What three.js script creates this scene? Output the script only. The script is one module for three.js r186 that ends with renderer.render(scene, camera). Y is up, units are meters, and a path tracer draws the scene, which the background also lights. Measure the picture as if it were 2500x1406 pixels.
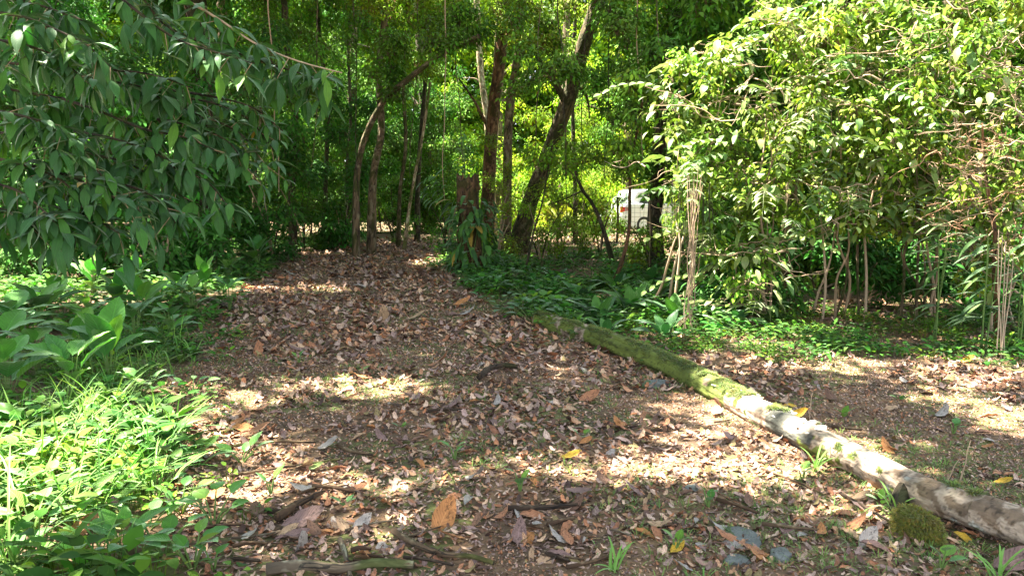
import * as THREE from 'three';
import { mergeGeometries } from 'three/addons/utils/BufferGeometryUtils.js';

// ------------------------------------------------------------------ camera, sky, sun, exposure
const scene = new THREE.Scene();
const FOC = 1925, TILT = Math.atan(238 / FOC), EYE = 1.5;
const camera = new THREE.PerspectiveCamera(2 * Math.atan(703 / FOC) * 180 / Math.PI, 2500 / 1406, 0.1, 1500);
camera.position.set(0, EYE, 0); camera.rotation.x = -TILT;
const SUN = new THREE.Vector3(-0.42, 0.88, -0.10).normalize();
const SKYW = 512, SKYH = 256, skyData = new Float32Array(SKYW * SKYH * 4);
const skyTex = new THREE.DataTexture(skyData, SKYW, SKYH, THREE.RGBAFormat, THREE.FloatType); skyTex.mapping = THREE.EquirectangularReflectionMapping; skyTex.magFilter = THREE.LinearFilter;
const SKYLIGHT = 0.27;
scene.background = skyTex; scene.environment = skyTex;
const sun = new THREE.DirectionalLight(new THREE.Color(1, 0.93, 0.80), 5);
sun.position.copy(SUN).multiplyScalar(60); sun.castShadow = true; sun.shadow.mapSize.set(4096, 4096);
Object.assign(sun.shadow.camera, { left: -40, right: 40, top: 40, bottom: -40, near: 1, far: 200 });
scene.add(sun); scene.add(sun.target);
const renderer = new THREE.WebGLRenderer({ antialias: true });
renderer.toneMapping = THREE.LinearToneMapping; renderer.toneMappingExposure = 8.6; renderer.shadowMap.enabled = true;

// ------------------------------------------------------------------ helpers
const rng = (a) => () => { a = (a + 0x6d2b79f5) | 0; let t = Math.imul(a ^ (a >>> 15), 1 | a); t = (t + Math.imul(t ^ (t >>> 7), 61 | t)) ^ t; return ((t ^ (t >>> 14)) >>> 0) / 4294967296; };
let R = rng(11);
const seed = (n) => { R = rng(n * 7919 + 13); };
const rr = (a, b) => a + (b - a) * R(), pick = (a) => a[Math.floor(R() * a.length)], gauss = () => (R() + R() + R() - 1.5) / 1.5;
const V = (x, y, z) => new THREE.Vector3(x, y, z);
const cT = Math.cos(TILT), sT = Math.sin(TILT);
const dirOf = (px, py) => { const x = (px - 1250) / FOC, y = -(py - 703) / FOC; return V(x, y * cT - sT, -y * sT - cT); };
const at = (px, py, d) => { const v = dirOf(px, py); return v.multiplyScalar(d / -v.z).add(V(0, EYE, 0)); };
const P = (px, py) => { const v = dirOf(px, py); const q = v.multiplyScalar(EYE / -v.y); return V(q.x, 0, q.z); };

// value noise, tileable when given a period
const perm = new Uint8Array(512); { const r = rng(5); const a = [...Array(256).keys()]; for (let i = 255; i > 0; i--) { const j = Math.floor(r() * (i + 1)); const t = a[i]; a[i] = a[j]; a[j] = t; } for (let i = 0; i < 512; i++) perm[i] = a[i & 255]; }
const hash2 = (x, y) => perm[(perm[x & 255] + y) & 255] / 255;
const sm = (t) => t * t * (3 - 2 * t);
function vn(x, y, per = 256) {
  const xi = Math.floor(x), yi = Math.floor(y), u = sm(x - xi), v = sm(y - yi), m = (k) => ((k % per) + per) % per;
  const a = hash2(m(xi), m(yi)), b = hash2(m(xi + 1), m(yi)), c = hash2(m(xi), m(yi + 1)), d = hash2(m(xi + 1), m(yi + 1));
  return (a + (b - a) * u) * (1 - v) + (c + (d - c) * u) * v;
}
const fbm = (x, y, o = 4, per = 256) => { let s = 0, a = 0.5, t = 0; for (let i = 0; i < o; i++) { s += a * vn(x, y, per); t += a; x *= 2; y *= 2; per *= 2; a *= 0.5; } return s / t; };
// hazy tropical sky: blue overhead, paler to the horizon, thin broken cloud all round
for (let y = 0; y < SKYH; y++) for (let x = 0; x < SKYW; x++) { const el = Math.max(0, (y / SKYH - 0.5) * 2), c = Math.max(0, fbm(x / SKYW * 10, y / SKYH * 9 + 3, 5, 10) - 0.42) * 2.4, k = Math.min(1, c), h = Math.pow(1 - el, 2.2), i = (y * SKYW + x) * 4; const mix = (a, b, t) => a + (b - a) * t; skyData[i] = SKYLIGHT * mix(mix(0.50, 0.95, h), 1.25, k); skyData[i + 1] = SKYLIGHT * mix(mix(0.72, 1.0, h), 1.25, k); skyData[i + 2] = SKYLIGHT * mix(mix(1.08, 1.06, h), 1.24, k); skyData[i + 3] = 1; }
skyTex.needsUpdate = true;
const n3 = (x, y, z) => (vn(x + 31.7, y + z * 0.7) + vn(y + 11.3, z + x * 0.6 + 71) + vn(z + 57.1, x + y * 0.8 + 17)) / 3;
const hgt = (x, z) => 0.05 * (vn(x * 0.5 + 40, z * 0.5 + 90) - 0.5) + 0.025 * (vn(x * 1.7 + 10, z * 1.7 + 30) - 0.5) + (x < -1.6 ? 0.05 * Math.min(1, (-1.6 - x)) : 0);

const used = {};
const numbered = (n) => { const k = used[n] = (used[n] ?? -1) + 1; return k ? n + '_' + String(k).padStart(3, '0') : n; };
function thing(name, label, category, pos = V(0, 0, 0), group) {
  const o = new THREE.Group(); o.name = numbered(name); o.position.copy(pos); o.userData = { label, category };
  if (group) o.userData.group = group;
  scene.add(o); return o;
}
const part = (name, geo, mat, parent, pos) => { const m = new THREE.Mesh(geo, mat); m.name = name; m.castShadow = m.receiveShadow = true; if (pos) m.position.copy(pos); parent.add(m); return m; };
const stuff = (name, label, category) => { const o = new THREE.Group(); o.name = name; o.userData = { kind: 'stuff', label, category }; scene.add(o); return o; };

// ------------------------------------------------------------------ textures (colour, grain and relief of the surfaces)
function tex(w, h, fn, srgb = true) {
  const d = new Uint8Array(w * h * 4);
  for (let y = 0; y < h; y++) for (let x = 0; x < w; x++) { const c = fn(x / w, y / h); const i = (y * w + x) * 4; d[i] = Math.max(0, Math.min(255, c[0] * 255)); d[i + 1] = Math.max(0, Math.min(255, c[1] * 255)); d[i + 2] = Math.max(0, Math.min(255, c[2] * 255)); d[i + 3] = 255; }
  const t = new THREE.DataTexture(d, w, h, THREE.RGBAFormat); t.wrapS = t.wrapT = THREE.RepeatWrapping; t.magFilter = THREE.LinearFilter; t.minFilter = THREE.LinearMipmapLinearFilter; t.generateMipmaps = true; t.needsUpdate = true;
  if (srgb) t.colorSpace = THREE.SRGBColorSpace; return t;
}
const vein = (u, v, k) => { const a = Math.abs(u - 0.5) * 2; const w = (v - a * 0.22) * k; const s = Math.abs((w - Math.floor(w)) - 0.5) * 2; return [a, s]; };
const leafMap = tex(128, 256, (u, v) => { const [a, s] = vein(u, v, 11); const mid = a < 0.045 ? 1 : 0, lat = s > 0.88 ? 0.5 : 0; const n = 0.80 + 0.14 * fbm(u * 5, v * 9, 3); const k = n + (mid ? 0.14 : lat * 0.16); return [k * (mid ? 1.05 : 1), k, k * 0.92]; });
const leafBump = tex(128, 256, (u, v) => { const [a, s] = vein(u, v, 11); const k = 0.5 + 0.45 * (0.5 + 0.5 * Math.cos(s * Math.PI)) - (a < 0.06 ? 0.35 : 0); return [k, k, k]; }, false);
const dryMap = tex(128, 256, (u, v) => { const [a, s] = vein(u, v, 12); const n = 0.74 + 0.30 * fbm(u * 4 + 7, v * 8, 4) - (fbm(u * 9 + 3, v * 18 + 5, 2) > 0.68 ? 0.22 : 0); const k = n - (s > 0.86 ? 0.13 : 0) + (a < 0.05 ? 0.14 : 0); return [k, k * 0.97, k * 0.93]; });
const barkMap = tex(512, 512, (u, v) => {
  const f = fbm(u * 18, v * 5, 5, 18), g = fbm(u * 6 + 3, v * 6 + 1, 5, 6), l = fbm(u * 15 + 20, v * 13 + 9, 4, 15), w = fbm(u * 3 + 7, v * 3 + 5, 4, 3), cr = Math.abs(fbm(u * 22 + 4, v * 6 + 2, 3, 22) - 0.5);
  let k = (0.30 + 0.62 * f) * (0.72 + 0.56 * w); if (cr < 0.035) k *= 0.5; const c = [k * 0.80, k * 0.71, k * 0.60];
  if (l > 0.57) { const m = Math.min(1, (l - 0.57) * 9) * 0.65; c[0] += (0.74 - c[0]) * m; c[1] += (0.74 - c[1]) * m; c[2] += (0.66 - c[2]) * m; }
  if (g > 0.54) { const m = Math.min(1, (g - 0.54) * 8) * 0.75; c[0] += (0.27 - c[0]) * m; c[1] += (0.32 - c[1]) * m; c[2] += (0.13 - c[2]) * m; }
  return c;
});
const barkBump = tex(512, 512, (u, v) => { const f = fbm(u * 20, v * 4, 5, 20), g = fbm(u * 40, v * 24, 3, 40); const k = 0.7 * f + 0.3 * g; return [k, k, k]; }, false);
const soilMap = tex(1024, 1024, (u, v) => {
  const n = fbm(u * 12, v * 12, 6, 12), m = fbm(u * 96 + 5, v * 96, 3, 96), b = fbm(u * 5 + 9, v * 5, 3, 5); const k = 0.25 + 0.32 * n + 0.22 * (m - 0.5);
  const moss = b > 0.56 && m > 0.45 ? 0.6 : 0; return [k * 1.06 * (1 - moss * 0.25), k * 0.86 * (1 + moss * 0.15), k * 0.66 * (1 - moss * 0.3)];
});
const soilBump = tex(1024, 1024, (u, v) => { const k = 0.5 * fbm(u * 40, v * 40, 4, 40) + 0.5 * fbm(u * 128, v * 128, 2, 128); return [k, k, k]; }, false);

// ------------------------------------------------------------------ materials
const col = (r, g, b) => new THREE.Color().setRGB(r, g, b);
const leafMat = (r, g, b, o = {}) => { const { bump = 0, ...rest } = o; const m = new THREE.MeshPhysicalMaterial({ color: col(r, g, b), roughness: 0.9, transmission: 0.38, thickness: 0, clearcoat: 0.28, clearcoatRoughness: 0.34, map: leafMap, side: THREE.DoubleSide, ...rest }); if (bump) { m.bumpMap = leafBump; m.bumpScale = bump; } return m; };
const barkMat = (r, g, b, o = {}) => new THREE.MeshStandardMaterial({ color: col(r, g, b), roughness: 0.95, map: barkMap, bumpMap: barkBump, bumpScale: 0.03, ...o });
const dryMat = (r, g, b, o = {}) => new THREE.MeshPhysicalMaterial({ color: col(r, g, b), roughness: 0.85, map: dryMap, bumpMap: leafBump, bumpScale: 0.002, transmission: 0.10, thickness: 0, side: THREE.DoubleSide, ...o });
const M = {
  bush: [leafMat(0.04, 0.21, 0.022, { bump: 0.002, clearcoat: 0.2 }), leafMat(0.03, 0.16, 0.022, { bump: 0.002, clearcoat: 0.25 }), leafMat(0.07, 0.28, 0.018, { bump: 0.002, clearcoat: 0.2 }), leafMat(0.035, 0.19, 0.035, { bump: 0.002, clearcoat: 0.35 }), leafMat(0.14, 0.38, 0.015, { bump: 0.002, clearcoat: 0.2 })],
  broad: [leafMat(0.11, 0.42, 0.025, { bump: 0.004 }), leafMat(0.06, 0.30, 0.025, { bump: 0.004 }), leafMat(0.18, 0.48, 0.02, { bump: 0.004 })],
  low: [leafMat(0.10, 0.36, 0.012, { bump: 0.0015 }), leafMat(0.07, 0.30, 0.02, { bump: 0.0015 }), leafMat(0.18, 0.42, 0.015, { bump: 0.0015 })],
  rosette: [leafMat(0.05, 0.25, 0.025, { bump: 0.003 }), leafMat(0.03, 0.17, 0.025, { bump: 0.003 }), leafMat(0.10, 0.32, 0.025, { bump: 0.003 })],
  vine: [leafMat(0.25, 0.40, 0.07, { clearcoat: 0.9, clearcoatRoughness: 0.28 }), leafMat(0.14, 0.31, 0.06, { clearcoat: 0.9, clearcoatRoughness: 0.28 }), leafMat(0.38, 0.48, 0.14, { clearcoat: 1, clearcoatRoughness: 0.28 })],
  stumpLeaf: [leafMat(0.06, 0.24, 0.02), leafMat(0.10, 0.32, 0.02), leafMat(0.03, 0.15, 0.015)],
  yellowLeaf: leafMat(0.55, 0.36, 0.03),
  clump: leafMat(1, 1, 1, { vertexColors: true, map: null, clearcoat: 0.12, specularIntensity: 0.4, transmission: 0.34 }),
  grass: leafMat(1, 1, 1, { vertexColors: true, map: null, clearcoat: 0.15, transmission: 0.3 }),
  litter: new THREE.MeshStandardMaterial({ color: 0xffffff, roughness: 0.85, map: dryMap, side: THREE.DoubleSide }),
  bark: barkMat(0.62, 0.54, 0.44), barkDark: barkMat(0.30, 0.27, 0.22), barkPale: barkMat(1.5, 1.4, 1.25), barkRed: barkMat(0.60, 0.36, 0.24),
  twig: new THREE.MeshStandardMaterial({ color: col(0.36, 0.25, 0.16), roughness: 0.9 }),
  twigPale: new THREE.MeshStandardMaterial({ color: col(0.44, 0.32, 0.22), roughness: 0.9 }),
  stemGreen: new THREE.MeshStandardMaterial({ color: col(0.13, 0.22, 0.05), roughness: 0.7 }),
  rock: new THREE.MeshStandardMaterial({ color: col(0.42, 0.46, 0.43), roughness: 0.9, map: tex(256, 256, (u, v) => { const k = 0.38 + 0.38 * fbm(u * 9, v * 9, 5, 9), m = fbm(u * 5 + 3, v * 5 + 8, 3, 5) > 0.56 ? 0.8 : 1; return [k * m, k * (m < 1 ? 0.9 : 1), k * m * m]; }), bumpMap: soilBump, bumpScale: 0.01 }),
};
const DRY = [
  ['rust brown', dryMat(0.50, 0.23, 0.12)], ['tan', dryMat(0.62, 0.42, 0.27)], ['dark brown', dryMat(0.22, 0.12, 0.08)],
  ['pale grey', dryMat(0.50, 0.46, 0.45)], ['orange brown', dryMat(0.62, 0.28, 0.10)], ['dusky purple brown', dryMat(0.30, 0.19, 0.18)],
];

// ------------------------------------------------------------------ geometry tools
// A leaf blade: base at the origin, growing along +z, upper face towards +y.
function leafGeo({ L = 0.2, W = 0.08, n = 5, fold = 0.25, droop = 0.5, a = 0.8, p = 0.8, wave = 0, twist = 0, stalk = 0, tint = null, edge = 0 }) {
  const pos = [], uv = [], idx = [], colr = []; let y = 0, z = 0; const ds = L / n;
  const push = (x, yy, zz, u, v) => { pos.push(x, yy, zz); uv.push(u, v); if (tint) colr.push(...tint); };
  if (stalk) { const sa = 0.3; z += stalk * Math.cos(sa); y += stalk * Math.sin(sa) * 0.4; }
  push(0, y, z, 0.5, 0);
  for (let i = 1; i < n; i++) {
    const t = i / n, ang = -droop * t; z += ds * Math.cos(ang); y += ds * Math.sin(ang);
    const w = W / 2 * Math.pow(Math.sin(Math.PI * Math.pow(t, a)), p) * (1 + (edge ? edge * Math.sin(i * 2.3) : 0)), f = fold, wv = wave * (i % 2 ? 1 : -1), tw = twist * t;
    for (const s of [-1, 0, 1]) { const xx = s * w * Math.cos(f), yy = Math.abs(s) * w * Math.sin(f) + Math.abs(s) * wv; push(xx * Math.cos(tw) - yy * Math.sin(tw), y + xx * Math.sin(tw) + yy * Math.cos(tw), z, 0.5 + s * 0.5, t); }
  }
  z += ds * Math.cos(droop); y -= ds * Math.sin(droop); push(0, y, z, 0.5, 1);
  const row = (i) => 1 + (i - 1) * 3, last = 1 + (n - 1) * 3;
  idx.push(0, row(1) + 1, row(1), 0, row(1) + 2, row(1) + 1);
  for (let i = 1; i < n - 1; i++) for (const s of [0, 1]) { const q = row(i) + s, r = row(i + 1) + s; idx.push(q, q + 1, r, q + 1, r + 1, r); }
  idx.push(row(n - 1), row(n - 1) + 1, last, row(n - 1) + 1, row(n - 1) + 2, last);
  const b = pos.length / 3;
  if (stalk) { const k = 0.0018; push(-k, 0, 0, 0.5, 0); push(k, 0, 0, 0.5, 0); push(0, pos[1], pos[2], 0.5, 0); push(0, -k, 0, 0.5, 0); idx.push(b, b + 1, b + 2, b + 1, b + 3, b + 2, b + 3, b, b + 2); }
  const g = new THREE.BufferGeometry(); g.setAttribute('position', new THREE.Float32BufferAttribute(pos, 3)); g.setAttribute('uv', new THREE.Float32BufferAttribute(uv, 2));
  if (tint) g.setAttribute('color', new THREE.Float32BufferAttribute(colr, 3));
  g.setIndex(idx); g.computeVertexNormals(); return g;
}
const EUL = new THREE.Euler(0, 0, 0, 'YXZ'), QU = new THREE.Quaternion(), MX = new THREE.Matrix4();
const mat4 = (p, yaw, pitch, roll, s = 1) => { EUL.set(-pitch, yaw, roll, 'YXZ'); return new THREE.Matrix4().compose(p, QU.setFromEuler(EUL), typeof s === 'number' ? V(s, s, s) : s); };
const pose = (o, p, yaw, pitch, roll, s = 1) => { o.position.copy(p); o.rotation.set(-pitch, yaw, roll, 'YXZ'); o.scale.setScalar(s); return o; };
// A tapered tube with uneven surface through points; r = radius at each point
function tube(pts, rad, { seg = 24, ring = 8, bump = 0, cap = true, jag = 0, freq = 3, uvs = 1 } = {}) {
  const c = new THREE.CatmullRomCurve3(pts, false, 'centripetal'), pos = [], uv = [], idx = []; const len = c.getLength();
  let nrm = null; const pr = V(0, 0, 0), q = V(0, 0, 0);
  const rAt = (t) => { const k = t * (rad.length - 1), i = Math.min(rad.length - 2, Math.floor(k)); return rad[i] + (rad[i + 1] - rad[i]) * (k - i); };
  for (let i = 0; i <= seg; i++) {
    const t = i / seg, p = c.getPoint(t), tg = c.getTangent(t);
    if (!nrm) { nrm = Math.abs(tg.y) > 0.9 ? V(1, 0, 0) : V(0, 1, 0); }
    nrm.sub(q.copy(tg).multiplyScalar(nrm.dot(tg))).normalize(); const bn = q.crossVectors(tg, nrm).clone();
    const r0 = rAt(t);
    for (let j = 0; j <= ring; j++) {
      const a = j / ring * Math.PI * 2, ca = Math.cos(a), sa = Math.sin(a); let r = r0;
      if (bump) { const jj = j % ring, a2 = jj / ring * Math.PI * 2; r *= 1 + bump * 2 * (n3(Math.cos(a2) * freq + 9, t * len * freq * 1.2 + pts[0].x * 3, Math.sin(a2) * freq + 4) - 0.5); }
      pr.copy(p).addScaledVector(nrm, ca * r).addScaledVector(bn, sa * r);
      if (jag && i === seg) { pr.y += jag * (n3(ca * 3 + 5, 2, sa * 3 + 5) - 0.4) * 2; }
      pos.push(pr.x, pr.y, pr.z); uv.push(j / ring * Math.max(0.05, r0 * 6.28) * 1.2 * uvs, t * len * 0.8 * uvs);
    }
  }
  const w = ring + 1;
  for (let i = 0; i < seg; i++) for (let j = 0; j < ring; j++) { const a = i * w + j; idx.push(a, a + 1, a + w, a + 1, a + w + 1, a + w); }
  if (cap) for (const e of [0, seg]) { const p = c.getPoint(e / seg), b = pos.length / 3; pos.push(p.x, p.y, p.z); uv.push(0, 0); for (let j = 0; j < ring; j++) { const a = e * w + j; if (e) idx.push(b, a, a + 1); else idx.push(b, a + 1, a); } }
  const g = new THREE.BufferGeometry(); g.setAttribute('position', new THREE.Float32BufferAttribute(pos, 3)); g.setAttribute('uv', new THREE.Float32BufferAttribute(uv, 2)); g.setIndex(idx); g.computeVertexNormals(); return g;
}
const rel = (pts, o) => pts.map((p) => p.clone().sub(o));
// wandering line between two points
function wander(a, b, n, amp) { const out = [a.clone()]; for (let i = 1; i < n; i++) out.push(a.clone().lerp(b, i / n).add(V(gauss() * amp, gauss() * amp, gauss() * amp))); out.push(b.clone()); return out; }

// ------------------------------------------------------------------ sun gaps: places where the photograph shows sunlight reaching the ground or the thicket
const LIT = [];
const litPx = (px, py, rx, ry) => { const c = P(px, py), l = P(px - rx, py), u = P(px, py - ry), d = P(px, py + ry); LIT.push({ x: c.x, z: (u.z + d.z) / 2, rx: Math.abs(c.x - l.x), rz: Math.abs(u.z - d.z) / 2, h: 0 }); };
const litAt = (x, h, z, rx, rz) => LIT.push({ x, z, rx, rz, h });
for (const a of [[870, 955, 270, 42], [540, 1020, 130, 28], [600, 1085, 190, 40], [330, 1050, 190, 110], [200, 1200, 150, 70], [120, 1290, 60, 30], [300, 1330, 60, 20], [640, 1190, 170, 50], [1650, 1070, 190, 60], [1900, 1190, 190, 75], [1240, 1140, 110, 34], [1110, 1290, 120, 40], [1340, 1365, 120, 36],
  [1060, 645, 60, 12], [1980, 885, 280, 20], [2380, 900, 160, 26], [2400, 985, 170, 30], [1740, 830, 160, 50], [1390, 910, 60, 20], [2080, 1110, 160, 55], [2330, 1210, 140, 45], [1800, 975, 90, 30], [1930, 1015, 70, 20], [2480, 1080, 60, 24], [860, 1370, 60, 16], [90, 1370, 120, 50], [1000, 545, 60, 6], [480, 1300, 70, 25], [1000, 1190, 40, 10], [1500, 1230, 40, 12], [1500, 980, 60, 10], [820, 1110, 30, 8], [450, 1190, 60, 30]]) litPx(...a);
litAt(3.3, 2.3, -9.1, 2.7, 0.95); litAt(1.9, 2.0, -9.4, 0.9, 0.7); litAt(5.4, 1.8, -8.5, 1.3, 0.8); litAt(4.2, 3.4, -9.6, 3, 1.7);
litAt(1.5, 0.4, -25.5, 1.8, 2.4); litAt(3, 5, -33, 6, 4.5); litAt(2, 2.5, -31, 5, 3.5); litAt(0, 6.5, -32, 4, 4); litAt(-9, 5, -24, 2.5, 2.5); litAt(-3, 5.5, -27, 2.2, 2.5); litAt(-12, 6, -27, 3, 3); litAt(-6.5, 3, -31, 3, 3); litAt(-5.5, 6.5, -28, 3, 2.5); litAt(8.5, 5.5, -24, 4, 4);
function sunGap(p, soft = 0.25) {
  for (const e of LIT) { if (p.y < e.h + 0.4) continue; const k = (p.y - e.h) / SUN.y, dx = (p.x - SUN.x * k - e.x) / (e.rx + 0.14), dz = (p.z - SUN.z * k - e.z) / (e.rz + 0.14); const q = dx * dx + dz * dz; if (q < 1 + soft * (n3(p.x * 2, p.y * 2, p.z * 2) - 0.5) * 6) return R() < 0.95; }
  return false;
}
// ------------------------------------------------------------------ foliage sprays (instanced through crowns and ground cover)
function spray(count, rad, L, W, opt = {}) {
  const gs = []; const { up = -0.3, flat = 0.8, n = 3, droop = 0.7, base = [0.09, 0.22, 0.04], vary = 0.35, fold = 0.2, twig = true } = opt;
  for (let i = 0; i < count; i++) {
    const k = 1 + (R() - 0.5) * 2 * vary, s = rr(0.65, 1.2), y = rr(0, 1);
    const t = [base[0] * k * rr(0.8, 1.3), base[1] * k, base[2] * k];
    const g = leafGeo({ L: L * s, W: W * s, n, fold, droop: droop * rr(0.4, 1.4), tint: t, a: rr(0.7, 0.95) });
    const u = V(gauss(), gauss() * flat, gauss()).multiplyScalar(rad);
    g.applyMatrix4(mat4(u, Math.atan2(u.x, u.z) + gauss() * 1.2, up + gauss() * 0.9, gauss() * 0.8)); gs.push(g);
  }
  if (twig) for (let i = 0; i < 2; i++) { const g = tube([V(0, -rad * 0.4, 0), V(gauss() * rad * 0.5, 0, gauss() * rad * 0.5), V(gauss() * rad, gauss() * rad * 0.5, gauss() * rad)], [0.008, 0.005, 0.002], { seg: 3, ring: 3, cap: false }); const c = g.attributes.position.count; g.setAttribute('color', new THREE.Float32BufferAttribute(new Array(c).fill([0.14, 0.10, 0.06]).flat(), 3)); gs.push(g); }
  return mergeGeometries(gs);
}
// cover: a low plant of several leaves on stems
function coverGeo(count, rad, hMax, L, W, base, vary = 0.3) {
  const gs = [];
  for (let i = 0; i < count; i++) {
    const k = 1 + (R() - 0.5) * 2 * vary, s = rr(0.6, 1.25), yaw = R() * 6.283, r = rad * Math.sqrt(R()), y = hMax * rr(0.25, 1);
    const g = leafGeo({ L: L * s, W: W * s, n: 4, fold: rr(0.1, 0.35), droop: rr(0.3, 1.0), tint: [base[0] * k * rr(0.8, 1.35), base[1] * k, base[2] * k], a: rr(0.65, 0.9) });
    g.applyMatrix4(mat4(V(Math.sin(yaw) * r, y, Math.cos(yaw) * r), yaw + gauss() * 0.9, rr(-0.1, 0.8), gauss() * 0.5)); gs.push(g);
    const st = leafGeo({ L: y * 1.1, W: 0.004, n: 3, fold: 0, droop: 0.1, tint: [base[0], base[1] * 0.8, base[2]] }); st.applyMatrix4(mat4(V(Math.sin(yaw) * r * 0.6, 0, Math.cos(yaw) * r * 0.6), yaw, 1.35, 0)); gs.push(st);
  }
  return mergeGeometries(gs);
}
function tuftGeo(count, rad, hMax, w, base, lean = 0.6) {
  const gs = [];
  for (let i = 0; i < count; i++) { const k = rr(0.7, 1.3), yaw = R() * 6.283, r = rad * R(); const g = leafGeo({ L: hMax * rr(0.5, 1.1), W: w, n: 4, fold: 0.3, droop: rr(0.4, 1.6), p: 0.5, tint: [base[0] * k, base[1] * k, base[2] * k] }); g.applyMatrix4(mat4(V(Math.sin(yaw) * r, 0, Math.cos(yaw) * r), yaw, 1.45 - lean * R(), 0)); gs.push(g); }
  return mergeGeometries(gs);
}
class Scatter {
  constructor(geos, mat) { this.geos = geos; this.mat = mat; this.lists = geos.map(() => []); }
  add(m, c, k = Math.floor(R() * this.geos.length)) { this.lists[k].push([m, c]); }
  build(name, parent) {
    this.geos.forEach((g, i) => {
      const l = this.lists[i]; if (!l.length) return; const o = new THREE.InstancedMesh(g, this.mat, l.length); o.name = name; o.userData.kind = 'stuff'; o.castShadow = o.receiveShadow = true;
      l.forEach(([m, c], j) => { o.setMatrixAt(j, m); if (c) o.setColorAt(j, c); }); parent.add(o);
    });
  }
}
seed(3);
const G0 = [0.095, 0.24, 0.012];
const SPRAY = {
  small: [0, 1, 2].map(() => spray(46, 0.42, 0.125, 0.055, { base: G0 })),
  fine: [0, 1, 2].map(() => spray(56, 0.38, 0.09, 0.04, { base: G0 })),
  big: [0, 1, 2].map(() => spray(44, 0.60, 0.25, 0.115, { base: G0 })),
  vine: [0, 1, 2].map(() => spray(30, 0.24, 0.095, 0.042, { base: [0.17, 0.30, 0.02], vary: 0.5 })),
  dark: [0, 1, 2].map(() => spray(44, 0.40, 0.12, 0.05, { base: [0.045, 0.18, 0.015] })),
};
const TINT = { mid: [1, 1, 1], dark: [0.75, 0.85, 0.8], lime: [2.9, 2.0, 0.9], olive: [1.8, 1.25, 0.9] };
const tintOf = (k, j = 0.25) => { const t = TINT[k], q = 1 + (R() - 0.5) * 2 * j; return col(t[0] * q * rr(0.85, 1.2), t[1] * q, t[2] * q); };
// fill ellipsoids with sprays. blobs: [centre, rx, ry, rz, count]
function crown(root, name, geos, blobs, tint, { gap = true, hollow = 0.35, s0 = 0.8, s1 = 1.3, floor = 0.15, mat = M.clump, dense = 1.5, per = 5 } = {}) {
  const sc = new Scatter(geos, mat);
  for (const [c, rx, ry, rz, n] of blobs) {
    const total = n * dense, groups = Math.max(3, Math.round(total / per)), cl = Math.min(0.5, 0.32 * Math.cbrt(rx * ry * rz));
    for (let j = 0; j < groups; j++) {
      const u = V(gauss(), gauss(), gauss()); const l = u.length() || 1; u.multiplyScalar(Math.pow(rr(hollow, 1), 0.6) / l);
      const rough = 0.72 + 0.56 * n3(u.x * 2.5 + c.x, u.y * 2.5 + c.y, u.z * 2.5 + c.z), tone = tintOf(tint, 0.3);
      for (let i = 0; i < per; i++) {
        const p = V(c.x + u.x * rx * rough + gauss() * cl, c.y + u.y * ry * rough + gauss() * cl * 0.8, c.z + u.z * rz * rough + gauss() * cl);
        if (p.y < floor) continue; if (gap && sunGap(p)) continue;
        sc.add(mat4(p.sub(root.position), R() * 6.283, gauss() * 0.5, gauss() * 0.5, rr(s0, s1)), tone.clone().multiplyScalar(rr(0.8, 1.2)));
      }
    }
  }
  sc.build(name, root);
}

// ================================================================== ground
{
  const xs = [], zs = []; const grid = (a, out) => { for (const [from, to, st] of a) for (let v = from; v < to - 1e-6; v += st) out.push(v); };
  grid([[-400, -60, 40], [-60, -14, 3], [-14, -6, 0.5], [-6, 6, 0.12], [6, 14, 0.5], [14, 60, 3], [60, 401, 40]], xs);
  grid([[-400, -60, 40], [-60, -32, 3], [-32, -16, 0.4], [-16, -1.5, 0.12], [-1.5, 20, 1], [20, 401, 40]], zs);
  const pos = [], uv = [], idx = []; for (const z of zs) for (const x of xs) { pos.push(x, hgt(x, z), z); uv.push(x / 3.1, z / 3.1); }
  const w = xs.length; for (let j = 0; j < zs.length - 1; j++) for (let i = 0; i < w - 1; i++) { const a = j * w + i; idx.push(a, a + w, a + 1, a + 1, a + w, a + w + 1); }
  const g = new THREE.BufferGeometry(); g.setAttribute('position', new THREE.Float32BufferAttribute(pos, 3)); g.setAttribute('uv', new THREE.Float32BufferAttribute(uv, 2)); g.setIndex(idx); g.computeVertexNormals();
  const o = new THREE.Mesh(g, new THREE.MeshStandardMaterial({ color: col(0.95, 0.9, 0.85), map: soilMap, bumpMap: soilBump, bumpScale: 0.02, roughness: 0.95 })); o.name = 'ground'; o.receiveShadow = true; o.userData = { kind: 'structure', label: 'brown forest soil under the leaf litter', category: 'ground' }; scene.add(o);
}
const poly = (a) => a.map(([x, y]) => P(x, y));
const inPoly = (pl, x, z) => { let c = false; for (let i = 0, j = pl.length - 1; i < pl.length; j = i++) { const a = pl[i], b = pl[j]; if ((a.z > z) !== (b.z > z) && x < (b.x - a.x) * (z - a.z) / (b.z - a.z) + a.x) c = !c; } return c; };
const PATH = poly([[-200, 2400], [330, 1500], [380, 1300], [400, 1150], [425, 1000], [470, 850], [560, 740], [640, 672], [740, 622], [860, 598], [960, 578], [1060, 572], [1075, 610], [1090, 640], [1120, 690], [1200, 762], [1330, 800], [1480, 850], [1640, 905], [1800, 900], [2100, 872], [2500, 905], [2800, 920], [3600, 1500], [3600, 2400]]);
const FAR = poly([[1230, 640], [1500, 610], [1900, 600], [1900, 540], [1230, 540]]);
const onPath = (x, z, j = 0.25) => inPoly(PATH, x + j * (n3(x * 2, 3, z * 2) - 0.5) * 3, z + j * (n3(x * 2, 9, z * 2 + 5) - 0.5) * 3);
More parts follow.
